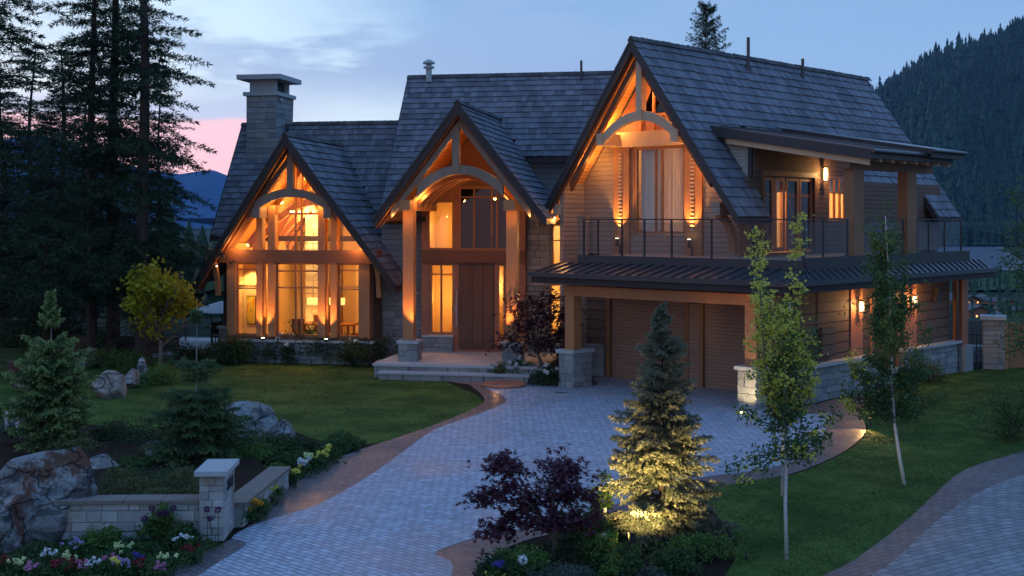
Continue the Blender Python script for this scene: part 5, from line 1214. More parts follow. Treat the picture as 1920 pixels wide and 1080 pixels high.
maple('japanese_maple', 'dark purple maple growing in front of the entrance windows', g(1010, 712) + ZV * .05, 2.75, 1.35, 66, 'leaf_purple_dark', layers=14, n_c=36, each=6, size=.11, trunkh=.3)
# golden maple at the left end of the house
def roundtree(name, label, loc, h, w_, seed, m, size, cat='maple tree', trunkh=.3, nl=70, each=34, bark='bark_grey', fl=.22):
    r_ = np.random.default_rng(seed); root = thing(name, label, cat, loc); tr = MB(); en = []
    tr.tube([(0, 0, -.05), (.02, .02, h * trunkh)], [.03 * h * .6, .014 * h], 8)
    for k in range(7): limbs(tr, (.02, .02, h * (trunkh * .8 + .05 * k)), (math.cos(k * 2.4), math.sin(k * 2.4), .8), h * .24, .01 * h, 2, r_, en, .7, 3, .25)
    en = np.array(en); c0 = np.array([0, 0, h * .66]); d = (en - c0) / np.array([w_, w_, h * .37]); k_ = np.linalg.norm(d, axis=1) < 1.0; en = en[k_]
    extra = []
    while len(extra) < nl:
        q_ = r_.uniform(-1, 1, 3)
        if .45 < np.linalg.norm(q_) < 1: extra.append(c0 + q_ * np.array([w_, w_, h * .36]) * r_.uniform(.8, 1.08))
    cs = np.concatenate([en, np.array(extra)]); v, f = leafmass(cs, each, (fl, fl, fl * .6), size, size * .8, r_, flat=.55)
    npobj('foliage', v, f, m, root); obj('trunk', tr, bark, root, smooth=True); return root
roundtree('yellow_maple', 'small golden yellow maple beside the terrace left of the house', g(300, 704), 3.6, 1.0, 71, 'leaf_gold', .15, nl=60, each=20, fl=.16)

# ------------------------------------------------------------------ shrubs, each its own
bed = 'shrubs in the planting bed by the driveway'; hs_ = 'shrubs along the foot of the great room'; lf = 'shrubs of the left garden'
S = [
 # px, py(base), rx, rz, material, leaf, label, group, flowers, name
 (925, 1092, .36, .42, 'leaf_dark', .05, 'dark spiky shrub at the left tip of the driveway bed', bed, None),
 (985, 1075, .42, .40, 'leaf_bright', .055, 'fresh green peony shrub under the left side of the purple maple', bed, ('petal_white', 3, .10)),
 (1055, 1100, .40, .32, 'leaf_grey', .05, 'grey green shrub at the foot of the purple maple', bed, None),
 (1095, 1010, .44, .52, 'leaf_shrub', .06, 'mid green shrub behind the purple maple', bed, ('petal_white', 3, .06)),
 (1125, 990, .28, .88, 'leaf_shrub', .065, 'taller thin shrub touching the left side of the spruce', bed, None),
 (1100, 1055, .36, .46, 'leaf_shrub', .055, 'leafy green shrub between maple and spotlight', bed, ('petal_white', 1, .15)),
 (1132, 1066, .24, .54, 'leaf_bright', .05, 'upright bright green shrub left of the spotlight', bed, None),
 (1186, 1092, .22, .58, 'leaf_shrub', .05, 'upright dark shrub hiding the spotlight', bed, None),
 (470, 968, .20, .34, 'leaf_bright', .06, 'small leafy clump where wall meets pillar on the driveway side', 'plants along the driveway wall', None),
 (494, 932, .24, .36, 'leaf_shrub', .06, 'leafy clump second from the pillar along the driveway wall', 'plants along the driveway wall', None),
 (520, 905, .26, .38, 'leaf_bright', .06, 'leafy clump halfway along the driveway wall', 'plants along the driveway wall', None),
 (556, 878, .30, .36, 'leaf_shrub', .06, 'leafy clump at the end of the driveway wall', 'plants along the driveway wall', None),
 (600, 858, .30, .34, 'leaf_dark', .06, 'dark clump beyond the driveway wall', 'plants along the driveway wall', None),
 (648, 845, .28, .26, 'leaf_shrub', .06, 'last low clump of the driveway bed', 'plants along the driveway wall', None),
 (1210, 1105, .38, .26, 'leaf_grey', .045, 'low silvery shrub in front of the spotlight', bed, None),
 (1272, 1075, .38, .40, 'leaf_shrub', .055, 'round green shrub in front of the spruce', bed, None),
 (1305, 1048, .42, .44, 'leaf_bright', .055, 'bright green shrub right of the spruce foot', bed, None),
 (1150, 1092, .16, .34, 'leaf_bright', .045, 'tiny shrub glowing yellow beside the spotlight', bed, None),
 (425, 684, .9, 1.0, 'leaf_dark', .09, 'dark rounded shrub at the left corner of the great room', hs_, None),
 (462, 682, .8, .9, 'leaf_shrub', .09, 'green shrub under the left great room window', hs_, None),
 (510, 680, .55, .95, 'leaf_dark', .09, 'white flowered rose bush in front of the left paired posts', hs_, ('petal_white', 8, .16)),
 (545, 682, .5, .85, 'leaf_dark', .09, 'low white flowered bush under the middle window', hs_, ('petal_white', 5, .13)),
 (580, 680, .75, 1.25, 'leaf_shrub', .09, 'tallest dark shrub in front of the middle window', hs_, None),
 (622, 682, .7, .95, 'leaf_dark', .09, 'dark shrub under the right paired posts', hs_, None),
 (658, 686, .65, .9, 'leaf_shrub', .09, 'shrub with small white blossoms under the right window', hs_, ('petal_white', 5, .12)),
 (700, 688, .85, .95, 'leaf_dark', .09, 'spreading dark shrub at the right corner of the great room', hs_, None),
 (385, 680, .6, .5, 'leaf_dark', .08, 'low dark shrub at the terrace edge', hs_, None),
 (985, 712, .5, .7, 'leaf_shrub', .08, 'white flowering bush beside the entrance pier', None, ('petal_white', 9, .10)),
 (1030, 722, .5, .6, 'leaf_dark', .07, 'white flowering bush between the maple and the garage pier', None, ('petal_white', 9, .10)),
 (935, 712, .35, .55, 'leaf_olive', .09, 'feathery bush at the foot of the entrance steps', None, None),
 (300, 722, .62, .62, 'leaf_bright', .07, 'green shrub right of the stone cluster on the left lawn', lf, None),
 (210, 690, .7, .75, 'leaf_bright', .08, 'feathery light green shrub behind the lone boulder', lf, None),
 (255, 700, .8, .6, 'leaf_shrub', .08, 'shrub between the lone boulder and the yellow maple', lf, None),
 (340, 682, .7, .85, 'leaf_dark', .08, 'dark shrub below the yellow maple', lf, None),
 (130, 740, .7, .8, 'leaf_bright', .07, 'light green shrub just behind the left fir', lf, None),
 (10, 650, 1.6, 1.0, 'leaf_dark', .10, 'wide dark shrub at the back of the far left lawn', lf, None),
 (75, 648, 1.3, .9, 'leaf_shrub', .10, 'dark green shrub at the lawn edge below the tall spruces', lf, None),
 (140, 655, 1.1, 1.1, 'leaf_dark', .10, 'dark shrub at the foot of the spruce trunks', lf, None),
 (188, 665, .9, .9, 'leaf_shrub', .10, 'shrub in front of the paired spruce trunks', lf, None),
 (-5, 790, .7, .75, 'leaf_shrub', .07, 'green shrub at the left edge by the pale flower spikes', lf, None),
 (20, 830, .6, .45, 'leaf_grey', .06, 'violet blooming low shrub at the left edge', lf, ('petal_violet', 8, .07)),
 (215, 842, .75, .42, 'leaf_dark', .06, 'low dark shrub between the two young firs', lf, None),
 (270, 850, .7, .38, 'leaf_dark', .06, 'low dark spreading shrub left of the sparse fir', lf, None),
 (165, 865, .55, .34, 'leaf_olive', .06, 'low olive shrub behind the rusty boulder', lf, None),
 (230, 905, .55, .34, 'leaf_shrub', .06, 'low green shrub among the small rocks', lf, None),
 (320, 930, .72, .42, 'leaf_shrub', .06, 'broad low shrub under the sparse fir', lf, None),
 (445, 880, .6, .45, 'leaf_bright', .06, 'grassy green clump right of the sparse fir', lf, None),
 (500, 862, .55, .42, 'leaf_shrub', .06, 'green clump in front of the pale rock slab', lf, None),
 (555, 858, .5, .30, 'leaf_dark', .06, 'low dark clump at the end of the garden wall', lf, None),
 (285, 1012, .34, .62, 'leaf_bright', .07, 'leafy green bush in front of the garden wall', lf, None),
 (200, 1030, .28, .40, 'leaf_bright', .06, 'green bush right of the rusty boulder', lf, None),
 (340, 1022, .26, .36, 'leaf_shrub', .06, 'small bush between wall and red flowers', lf, None),
 (1895, 822, .85, 1.3, 'leaf_shrub', .07, 'tall green shrub at the right edge beside the street', None, None),
 (1745, 716, .7, .9, 'leaf_olive', .06, 'thin grassy bush by the far end of the stone base', None, None),
]
for i, (px, py, rx, rz, m, L, lb, gr, fl_) in enumerate(S):
    n_ = int(46 + 40 * rx); rz = rz * (1.18 if gr == hs_ else 1); shrub('shrub', lb, rx, rz, 200 + i, m, g(px, py) + ZV * (.10 if gr == lf and 800 < py < 960 else 0), n=n_, each=26 if L > .07 else 34, L=L, Wd=L * .5, group=gr, flowers=fl_)
# juniper mat over the retaining wall: ground cover nobody could count
def cover(name, label, pts, z, m, n_, L, seed, hgt=.2, cat='ground cover'):
    r_ = np.random.default_rng(seed); P_ = np.array([(p[0], p[1]) for p in pts]); lo, hi = P_.min(0), P_.max(0); out = []
    while len(out) < n_:
        q_ = r_.uniform(lo, hi, (n_, 2)); ins = np.zeros(n_, bool); j = len(P_) - 1
        for i in range(len(P_)):
            c_ = ((P_[i, 1] > q_[:, 1]) != (P_[j, 1] > q_[:, 1])) & (q_[:, 0] < (P_[j, 0] - P_[i, 0]) * (q_[:, 1] - P_[i, 1]) / (P_[j, 1] - P_[i, 1] + 1e-12) + P_[i, 0]); ins ^= c_; j = i
        out += list(q_[ins])
    xy = np.array(out[:n_]); hz = hgt * (.5 + .5 * np.sin(xy[:, 0] * 5 + 1) * np.cos(xy[:, 1] * 4)) * r_.uniform(.2, 1, n_) + z
    c = np.column_stack([xy, hz]); a = rdir(n_, r_); a[:, 2] = np.abs(a[:, 2]) * .7 + .25; a = unit(a); b = unit(np.cross(a, rdir(n_, r_))); v, f = leaves(c, a, b, L * r_.uniform(.6, 1.3, n_), np.full(n_, L * .3), .1)
    o = npobj(name, v, f, m); return tag(o, label, cat, None, 'stuff')
cover('juniper', 'low juniper mat spilling over the garden wall', [g(165, 926, .5), g(200, 945, .5), g(380, 952, .5), g(377, 905, .5), g(350, 888, .5), g(290, 896, .5), g(240, 884, .5), g(200, 893, .5)], .42, 'leaf_olive', 11000, .065, 5, .26)
cover('ground_cover', 'patchy ground cover between the rocks of the left bed', [g(60, 830), g(160, 820), g(330, 805), g(430, 800), g(520, 820), g(640, 845), g(560, 900), g(480, 960), g(455, 960), g(450, 890), g(300, 890), g(180, 900), g(60, 900)], .02, 'leaf_dark', 7000, .07, 6, .16)
cover('flower_bed_leaves', 'low leaves between the flowers of the front bed', [g(-40, 1040), g(180, 1000), g(370, 1012), g(420, 1030), g(330, 1080), g(180, 1130), g(-40, 1130)], .02, 'leaf_shrub', 7000, .075, 7, .18)
cover('flower_bed_leaves', 'low leaves of the narrow bed along the driveway', [g(452, 1000), g(485, 925), g(535, 868), g(620, 838), g(690, 834), g(640, 856), g(560, 893), g(503, 940)], .02, 'leaf_shrub', 9000, .075, 8, .36)
cover('bed_cover', 'low foliage in the driveway planting bed', [g(890, 1100), g(940, 1045), g(1060, 1010), g(1180, 985), g(1290, 1000), g(1320, 1050), g(1250, 1110)], .02, 'leaf_dark', 6000, .07, 9, .16)
def turfblades(label, pts, n_, seed): 
    o = cover('grass', label, pts, .0, 'grass_blade', n_, .05, seed, .025, 'grass'); return o
turfblades('short grass blades of the right lawn', Rw, 110000, 11); turfblades('short grass blades of the left lawn', Lw, 70000, 12)

# ------------------------------------------------------------------ flowers
def flower(name, label, px, py, m, seed, s=.82, z=.24, cat='flower clump', group='flowers in the front bed'):
    r_ = np.random.default_rng(seed); y = (CAMH - z) / ((py - 410) / 2340); root = thing(name, label, cat, ((px - 960) / 2340 * y, y, 0), r_.random() * 6, group)
    cs = r_.normal(0, .075 * s, (9, 3)) + np.array([0, 0, z]); cs[:, 2] = z + r_.normal(0, .03 * s, 9)
    st = MB()
    for c_ in cs: st.bar((c_[0] * .3, c_[1] * .3, 0), tuple(c_), .006, .006)
    obj('stem', st, 'leaf_dark', root)
    low = np.column_stack([r_.normal(0, .10 * s, 30), r_.normal(0, .10 * s, 30), r_.uniform(.03, z * .85, 30)]); v, f = leafmass(low, 9, .03, .07, .028, r_); npobj('foliage', v, f, 'leaf_shrub', root)
    k = 12; p = np.repeat(cs, k, 0) + rdir(9 * k, r_) * .028 * s; a = rdir(9 * k, r_); a[:, 2] = np.abs(a[:, 2]) * .4; a = unit(a); b = unit(np.cross(a, rdir(9 * k, r_))); v, f = leaves(p, a, b, np.full(9 * k, .045 * s), np.full(9 * k, .036 * s), .2); npobj('blossom', v, f, m, root)
    return root
FL = [(40, 1050, 'petal_pale', 'pale yellow flower clump near the left corner of the front bed'), (61, 1060, 'petal_pink', 'pink flower clump beside the corner yellow one'), (90, 1036, 'petal_white', 'white flower clump at the foot of the rusty boulder'),
 (120, 1042, 'petal_pale', 'pale yellow flower clump right of the white one by the boulder'), (104, 1055, 'petal_red', 'dark red flower clump between yellow clumps under the boulder'), (136, 1052, 'petal_red', 'dark red flower clump left of the bright pink clump'),
 (158, 1057, 'petal_pink', 'bright pink flower clump in the front row of the bed'), (181, 1053, 'petal_white', 'white flower clump right of the bright pink one'), (230, 1024, 'petal_pale', 'tall pale yellow flower clump below the stained wall'),
 (207, 1047, 'petal_pink', 'small pink flower clump under the tall yellow one'), (219, 1053, 'petal_yellow', 'yellow flower clump between pink and violet ones'), (235, 1054, 'petal_violet', 'violet flower clump right of the low yellow one'),
 (265, 1052, 'petal_red', 'wide dark red flower clump in the middle of the bed'), (342, 1006, 'petal_white', 'white flower clump close to the number pillar'), (357, 1026, 'petal_red', 'deep red flower clump nearest the number pillar'),
 (311, 1043, 'petal_pale', 'pale yellow flower clump at the right end of the bed'), (301, 1062, 'petal_pink', 'pink flower clump at the front right of the bed'), (139, 1018, 'petal_violet', 'faint violet flower clump against the boulder'), (5, 1048, 'petal_red', 'red flower clump at the left edge of the photo'),
 (252, 1040, 'petal_blue', 'small blue flower clump behind the wide red one')]
for i, (px, py, m, lb) in enumerate(FL): flower('flower_clump', lb, px, py, m, 400 + i)
for i, (px, py, m, lb) in enumerate([(615, 841, 'petal_yellow', 'yellow flower clump at the far end of the driveway bed'), (548, 881, 'petal_yellow', 'big yellow flower clump halfway along the driveway bed'), (503, 912, 'petal_yellow', 'yellow flower clump near the garden wall end'), (473, 944, 'petal_orange', 'orange and yellow flower clump beside the number pillar'), (573, 866, 'petal_white', 'small white flower clump in the driveway bed'), (583, 855, 'petal_pale', 'pale yellow flower clump behind the small white one'), (600, 852, 'petal_yellow', 'thin yellow flower clump next to the far one')]):
    flower('flower_clump', lb, px, py, m, 440 + i, 1.15, .3, group='flowers along the driveway')
flower('flower_clump', 'yellow flowers at the bottom edge under the left bed shrubs', 925, 1078, 'petal_yellow', 460, .8, .15, group=None); flower('flower_clump', 'blue flower clump beside the spiky bed shrub', 936, 1056, 'petal_blue', 461, .7, .3, group=None)
for i, (px, py, lb) in enumerate([(285, 953, 'purple allium ball left of the wall shrub top'), (299, 963, 'purple allium ball just right of the first'), (311, 962, 'purple allium ball in the middle of the wall row'), (325, 953, 'larger purple allium ball right of the row'), (271, 973, 'lowest purple allium ball over the leafy bush'), (388, 955, 'purple allium ball on the left of the pillar front'), (409, 956, 'purple allium ball on the right of the pillar front'), (395, 972, 'lower purple allium ball before the pillar')]):
    z = .62; r_ = np.random.default_rng(i); p = Vector(at(px, 18.7)); z = CAMH - (py - 410) / 2340 * 18.7; root = thing('allium', lb, 'allium', (p.x, p.y, 0), 0, 'purple alliums before the garden wall')
    st = MB(); st.tube([(0, 0, 0), (.01, 0, z * .5), (0, 0, z)], .005, 5); obj('stem', st, 'leaf_dark', root)
    d = rdir(90, r_); b = unit(np.cross(d, rdir(90, r_))); v, f = leaves(np.array([0, 0, z]) + d * .04, d, b, np.full(90, .035), np.full(90, .02)); npobj('blossom', v, f, 'petal_purple', root)
for i, (px, py, lb) in enumerate([(27, 805, 'white flower spike near the left edge shrub'), (12, 835, 'lower white flower spike at the left edge'), (33, 838, 'white flower spike beside the fir')]):
    r_ = np.random.default_rng(i + 30); root = thing('flower_spike', lb, 'flower', g(px, py) + ZV * .1, 0, 'white flower spikes at the left'); c = np.column_stack([r_.normal(0, .02, 60), r_.normal(0, .02, 60), r_.uniform(.25, .62, 60)]); a = rdir(60, r_); v, f = leaves(c, a, unit(np.cross(a, rdir(60, r_))), np.full(60, .05), np.full(60, .04)); npobj('blossom', v, f, 'petal_white', root); st = MB(); st.tube([(0, 0, -.1), (0, 0, .6)], .006, 5); obj('stem', st, 'leaf_dark', root)

# ------------------------------------------------------------------ boulders
import bmesh
from mathutils import noise as mnoise
def boulder(name, label, loc, sx, sy, sz, seed, m, rot=0, cuts=9, sub=4, group='garden boulders', sink=.18, lean=(0, 0)):
    bm_ = bmesh.new(); bmesh.ops.create_icosphere(bm_, subdivisions=sub, radius=1); rd = random.Random(seed)
    pl = [(Vector((rd.gauss(0, 1), rd.gauss(0, 1), rd.gauss(0, .8))).normalized(), rd.uniform(.52, .86)) for _ in range(cuts)]
    for v in bm_.verts:
        c = v.co.copy()
        for nn, d in pl:
            k = c.dot(nn)
            if k > d: c -= nn * (k - d) * .94
        s = Vector((seed * 3.1, 0, 0)); c += c.normalized() * (mnoise.noise(c * 1.6 + s) * .10 + mnoise.noise(c * 5 + s) * .035 + mnoise.noise(c * 13 + s) * .014)
        c.z += sink * 0; v.co = Vector((c.x * sx + lean[0] * c.z * sz, c.y * sy + lean[1] * c.z * sz, (c.z + .62) * sz))
    me = bpy.data.meshes.new(name); bm_.to_mesh(me); bm_.free(); me.materials.append(MATS[m]); me.polygons.foreach_set('use_smooth', [False] * len(me.polygons))
    o = bpy.data.objects.new(name, me); C.objects.link(o); o.location = loc; o.rotation_euler = (0, 0, rot); uvmap(me); return tag(o, label, 'boulder', group)
boulder('boulder', 'huge rust streaked boulder at the left end of the garden wall', g(58, 1012) + Vector((-.05, .35, -.15)), 1.35, .8, 1.02, 27, 'rock_rust', .1, 18, 5, lean=(.30, 0))
boulder('boulder', 'low pale streaked rock in the bottom left corner before the huge boulder', g(12, 1030), .7, .45, .50, 9, 'rock_rust', 1.0, 8, 5)
boulder('boulder', 'flat grey rock behind the huge boulder', g(195, 905) + ZV * .08, .38, .3, .27, 12, 'rock_grey', .4)
boulder('boulder', 'small pale rock tip under the sparse fir', g(290, 880) + ZV * .12, .28, .22, .30, 14, 'rock_grey', 2.0)
boulder('boulder', 'large pale pointed rock right of the sparse fir', g(470, 842) + ZV * .05, .75, .5, .62, 17, 'rock_grey', .5, 10, 5, lean=(-.25, 0))
boulder('boulder', 'smaller pale pointed rock between lawn and driveway bed', g(530, 838), .40, .3, .36, 19, 'rock_grey', 1.3)
boulder('boulder', 'tiny rock on the mulch by the end of the wall', g(542, 858), .14, .12, .14, 20, 'rock_grey', .3)
boulder('boulder', 'lone tan boulder on the left lawn', g(203, 746), .60, .45, .46, 23, 'rock_tan', .2, 10, 5)
boulder('boulder', 'grey rock touching the right side of the lone boulder', g(243, 728), .38, .3, .36, 25, 'rock_tan', 1.2)
boulder('boulder', 'upright grey rock right of the stone cluster', g(268, 722), .26, .24, .52, 28, 'rock_grey', .8)
boulder('boulder', 'small pale rock behind the stone cluster', g(160, 690), .34, .3, .30, 31, 'rock_grey', .1)
boulder('boulder', 'brown rock beside the small pale rock', g(175, 688), .36, .3, .38, 33, 'rock_tan', 1.1)
boulder('boulder', 'reddish rock lying on the far left lawn', g(40, 697), .62, .3, .24, 35, 'rock_red', .1)
boulder('boulder', 'brown rock low behind the left fir', g(58, 735), .55, .35, .34, 37, 'rock_tan', .5)
boulder('boulder', 'flat pale rock at the right end of the house shrubs', g(716, 690), .28, .2, .18, 39, 'rock_tan', .5)

# ------------------------------------------------------------------ garden wall with number pillar
K = fr((-4.38, 18.95), -2)      # pillar near corner; u right along the front, v back
gw = thing('garden_wall', 'low pale block garden wall with a capped pillar carrying the number 2951', 'garden wall', (0, 0, 0))
w = MB(); stone_wall(w, K, 'u', -3.2, -.36, .10, 0, .56, -1, hs=(.10, .19), ws=(.16, .42), seed=301, jut=.02, gap=.006); wl = obj('wall', w, 'stone_garden', gw)
w = MB(); w.fbox(K, -3.2, -.36, .11, .40, 0, .56); obj('mortar_core', w, 'mortar', wl)
w = MB(); x = -3.25
for k in range(5): w.fbox(K, x, x + .565, .05, .46, .565, .62); x += .575
obj('coping', w, 'coping_brown', wl)
w = MB(); stone_wall(w, K, 'u', -.36, .0, 0, 0, 1.0, -1, hs=(.09, .16), ws=(.12, .24), seed=303, jut=.018, gap=.006); stone_wall(w, K, 'v', 0.0, .86, 0.0, 0, 1.0, 1, hs=(.10, .15), ws=(.25, .5), seed=304, jut=.012, gap=.006); stone_wall(w, K, 'v', 0.0, .86, -.36, 0, 1.0, -1, hs=(.10, .15), ws=(.2, .4), seed=305, jut=.012)
w.fbox(K, -.355, -.005, .01, .86, 0, 1.0); pl_ = obj('pillar', w, 'stone_garden', gw)
w = MB(); w.fbox(K, -.43, .07, -.07, .93, 1.0, 1.075); obj('pillar_cap', w, 'cap_stone', pl_)
tx = bpy.data.curves.new('house_number', 'FONT'); tx.body = '2951'; tx.size = .21; tx.extrude = .008; tx.offset = .004; tx.align_x = 'CENTER'; tx.materials.append(MATS['rail_metal']); tx.shear = .15
to = bpy.data.objects.new('house_number', tx); C.objects.link(to); to.parent = pl_; to.location = P(K, .030, .40, .74); to.rotation_euler = (R(90), 0, R(90) + R(2)); to.scale = (1.0, 1, 1)
K2 = fr((-4.27, 19.8), 4)
w = MB(); stone_wall(w, K2, 'v', 0, 2.9, 0, 0, .34, 1, hs=(.1, .17), ws=(.2, .45), seed=307, jut=.02); w.fbox(K2, -.3, -.01, 0, 2.9, 0, .34); wl = obj('wall', w, 'stone_garden', gw, 'wall arm running back along the driveway')
w = MB(); x = 0
for k in range(5): w.fbox(K2, -.34, .05, x, x + .57, .345, .395); x += .58
obj('coping', w, 'coping_brown', wl)
w = MB(); w.prism([g(60, 925), P(K, -3.2, .42, 0), P(K, -.36, .42, 0), P(K2, -.3, .4, 0), P(K2, -.3, 2.9, 0), g(430, 850), g(300, 850), g(100, 860)], ZV * .30); o = obj('raised_bed', w, 'asphalt_dirt'); tag(o, 'dark raised soil behind the garden wall', 'soil', None, 'structure')

# ------------------------------------------------------------------ right side: gate pillar, fence, gate
gt = thing('gate_pillar', 'square stone gate pillar with a pale cap at the end of the right lawn', 'pillar', (0, 0, 0)); J = fr((15.33, 40.6), 20)
w = MB(); stone_wall(w, J, 'u', 0, .62, 0, 0, 1.62, -1, hs=(.1, .2), ws=(.25, .6), seed=311); stone_wall(w, J, 'v', 0, .6, .62, 0, 1.62, 1, seed=312, hs=(.1, .2)); stone_wall(w, J, 'v', 0, .6, 0, 0, 1.62, -1, seed=313, hs=(.1, .2)); w.fbox(J, 0, .61, .01, .6, 0, 1.62); obj('shaft', w, 'stone', gt); w = MB(); w.fbox(J, -.09, .71, -.09, .7, 1.62, 1.74); obj('pillar_cap', w, 'cap_stone', gt)
fe = thing('wooden_fence', 'reddish horizontal board fence right of the gate pillar', 'fence', (0, 0, 0)); J2 = fr((16.0, 40.6), -4)
w = MB()
for k in range(5): w.fbox(J2, .12, 4.2, 0, .04, .05 + k * .28, .05 + k * .28 + .272)
obj('boards', w, 'cedar_mid', fe)
for u in (0, 2.1, 4.2): w = MB(); w.fbox(J2, u, u + .13, -.03, .10, 0, 1.55); obj('post', w, 'cedar', fe)
w = MB(); w.fbox(J2, .13, 4.2, -.03, .07, 1.46, 1.52); obj('rail', w, 'cedar', fe)
ga = thing('metal_gate', 'black metal gate between the house and the gate pillar', 'gate', (0, 0, 0)); w = MB(); a_, b_ = Vector((14.55, 41.2, 0)), Vector((15.35, 40.9, 0))
for z in (.15, 1.1): w.bar(a_ + ZV * z, b_ + ZV * z, .04, .04)
for k in range(8): p = a_.lerp(b_, k / 7); w.bar(p, p + ZV * 1.12, .02, .02)
obj('bars', w, 'rail_metal', ga)
lw_ = thing('low_stone_wall', 'low rough stone wall behind the metal gate', 'wall', (0, 0, 0)); w = MB(); J3 = fr((14.0, 42.6), 0); stone_wall(w, J3, 'u', 0, 2.2, 0, 0, .55, -1, seed=320); w.fbox(J3, 0, 2.2, .01, .4, 0, .55); obj('stones', w, 'stone', lw_)
bo = thing('bollard_light', 'small lit bollard lamp behind the metal gate', 'lamp', (14.35, 42.2, 0)); w = MB(); w.lathe((0, 0, 0), [(.05, 0), (.05, .95)], 10); obj('post', w, 'dark_metal', bo); w = MB(); w.lathe((0, 0, .95), [(.05, 0), (.06, .14)], 10); obj('lamp_glass', w, 'lamp_glow', bo)
# in ground uplight by the right garage pier, lit edge of the driveway
ul = thing('ground_uplight', 'round in-ground uplight in front of the right garage pier', 'ground light', (5.78, 31.35, .014)); w = MB(); w.lathe((0, 0, 0), [(.12, 0), (.12, .02)], 16); obj('rim', w, 'dark_metal', ul); w = MB(); w.lathe((0, 0, .021), [(.085, 0), (.085, .008)], 16); obj('lens', w, 'flood_glow', ul)
light('SPOT', (5.80, 31.30, .10), 75, (1, .74, .36), .05, P(G, -.22, 0, .75), 80)
pl2 = thing('path_light', 'low path light at the rounded driveway edge on the right lawn', 'path light', g(1632, 800)); w = MB(); w.lathe((0, 0, 0), [(.02, 0), (.02, .16), (.07, .18), (.07, .2)], 10); obj('post', w, 'dark_metal', pl2); light('SPOT', g(1628, 804) + ZV * .30, 60, (1, .56, .18), .03, g(1590, 818), 100)
pl3 = thing('path_light', 'low path light at the foot of the entrance steps', 'path light', g(800, 700)); w = MB(); w.lathe((0, 0, 0), [(.02, 0), (.02, .3), (.07, .32), (.07, .34)], 10); obj('post', w, 'dark_metal', pl3); light('SPOT', g(800, 700) + ZV * .32 + Vector((.1, -.1, 0)), 16, (1, .45, .18), .03, g(850, 716), 110)
pl4 = thing('planter_ring', 'low round copper edged planting ring beside the entrance path', 'planter', g(945, 724)); w = MB(); w.lathe((0, 0, 0), [(.62, 0), (.66, .05), (.60, .10), (.56, .07)], 26); obj('rim', w, 'cedar_red', pl4); light('POINT', g(930, 735) + ZV * .2, 1.6, WARM, .03)
sp = thing('sprinkler_head', 'small dark sprinkler head in the near right lawn', 'sprinkler', g(1400, 1050)); w = MB(); w.lathe((0, 0, 0), [(.02, 0), (.02, .06), (.035, .07)], 8); obj('head', w, 'dark_metal', sp)
dr_ = tag(obj('drain_grate', (lambda mb: (mb.fbox(I, 1.25, 1.55, 35.0, 35.12, .014, .024), mb)[1])(MB()), 'dark_metal'), 'small black drain grate in the paving by the left garage pier', 'drain')

# ------------------------------------------------------------------ terrace furniture at the left
um = thing('patio_umbrella', 'open white patio umbrella on the terrace left of the house', 'umbrella', P(M, -12.6, 6.2, .0)); w = MB(); w.tube([(0, 0, 0), (0, 0, 1.75)], .03); obj('pole', w, 'rail_metal', um); w = MB()
for k in range(8):
    a0, a1 = k * math.pi / 4, (k + 1) * math.pi / 4; w.face([(0, 0, 1.72), (1.3 * math.cos(a0), 1.3 * math.sin(a0), 1.32), (1.3 * math.cos(a1), 1.3 * math.sin(a1), 1.32)])
obj('canopy', w, 'white_cloth', um)
def chair(label, loc, rz, m='chair_dark', sh=.45, bh=.95, group=None):
    t_ = thing('chair', label, 'chair', loc, rz, group); w = MB(); w.fbox(I, -.22, .22, -.22, .22, sh - .05, sh); obj('seat', w, m, t_); w = MB(); w.fbox(I, -.22, .22, .19, .23, sh + .05, bh); obj('backrest', w, m, t_)
    for a in (-.2, .17):
        for b in (-.2, .2): w = MB(); w.fbox(I, a, a + .035, b - .017, b + .017, 0, sh - .05 if b < 0 else bh - .02); obj('leg', w, m, t_)
    return t_
chair('dark patio chair on the terrace below the white umbrella', P(M, -12.3, 5.2, .012), .5); 
tb = thing('patio_table', 'dark round patio table under the white umbrella', 'table', P(M, -12.6, 5.9, .012)); w = MB(); w.lathe((0, 0, 0), [(.25, 0), (.25, .03), (.04, .05), (.04, .68), (.55, .70), (.55, .74)], 20); obj('top', w, 'chair_dark', tb)
tf = thing('terrace_railing', 'glass and metal railing around the left terrace', 'railing', (0, 0, 0)); w = MB(); gq = MB()
for k in range(6):
    u = -17 + k * 1.1; w.fbox(M, u, u + .04, 7.6, 7.64, 0, 1.35)
    if k < 5: gq.fbox(M, u + .05, u + 1.09, 7.61, 7.62, .1, 1.3)
w.fbox(M, -17, -11.4, 7.58, 7.66, 1.35, 1.39); obj('frame', w, 'rail_metal', tf); obj('glass_panel', gq, 'rail_glass', tf)
sb = thing('terrace_wall', 'dark timber clad retaining wall under the spruce trunks', 'wall', (0, 0, 0)); w = MB(); w.fbox(M, -17.2, -12.9, 2.9, 3.1, 0, .55); obj('boards', w, 'siding_low', sb); w = MB(); w.fbox(M, -17.25, -12.85, 2.85, 3.15, .55, .62); obj('coping', w, 'fascia_grey', sb)
ts = tag(obj('stone_slab', (lambda mb: (mb.fbox(M, -13.2, -10.4, 1.6, 2.8, 0, .12), mb)[1])(MB()), 'cap_stone'), 'pale stone slab at the terrace edge left of the house', 'slab')

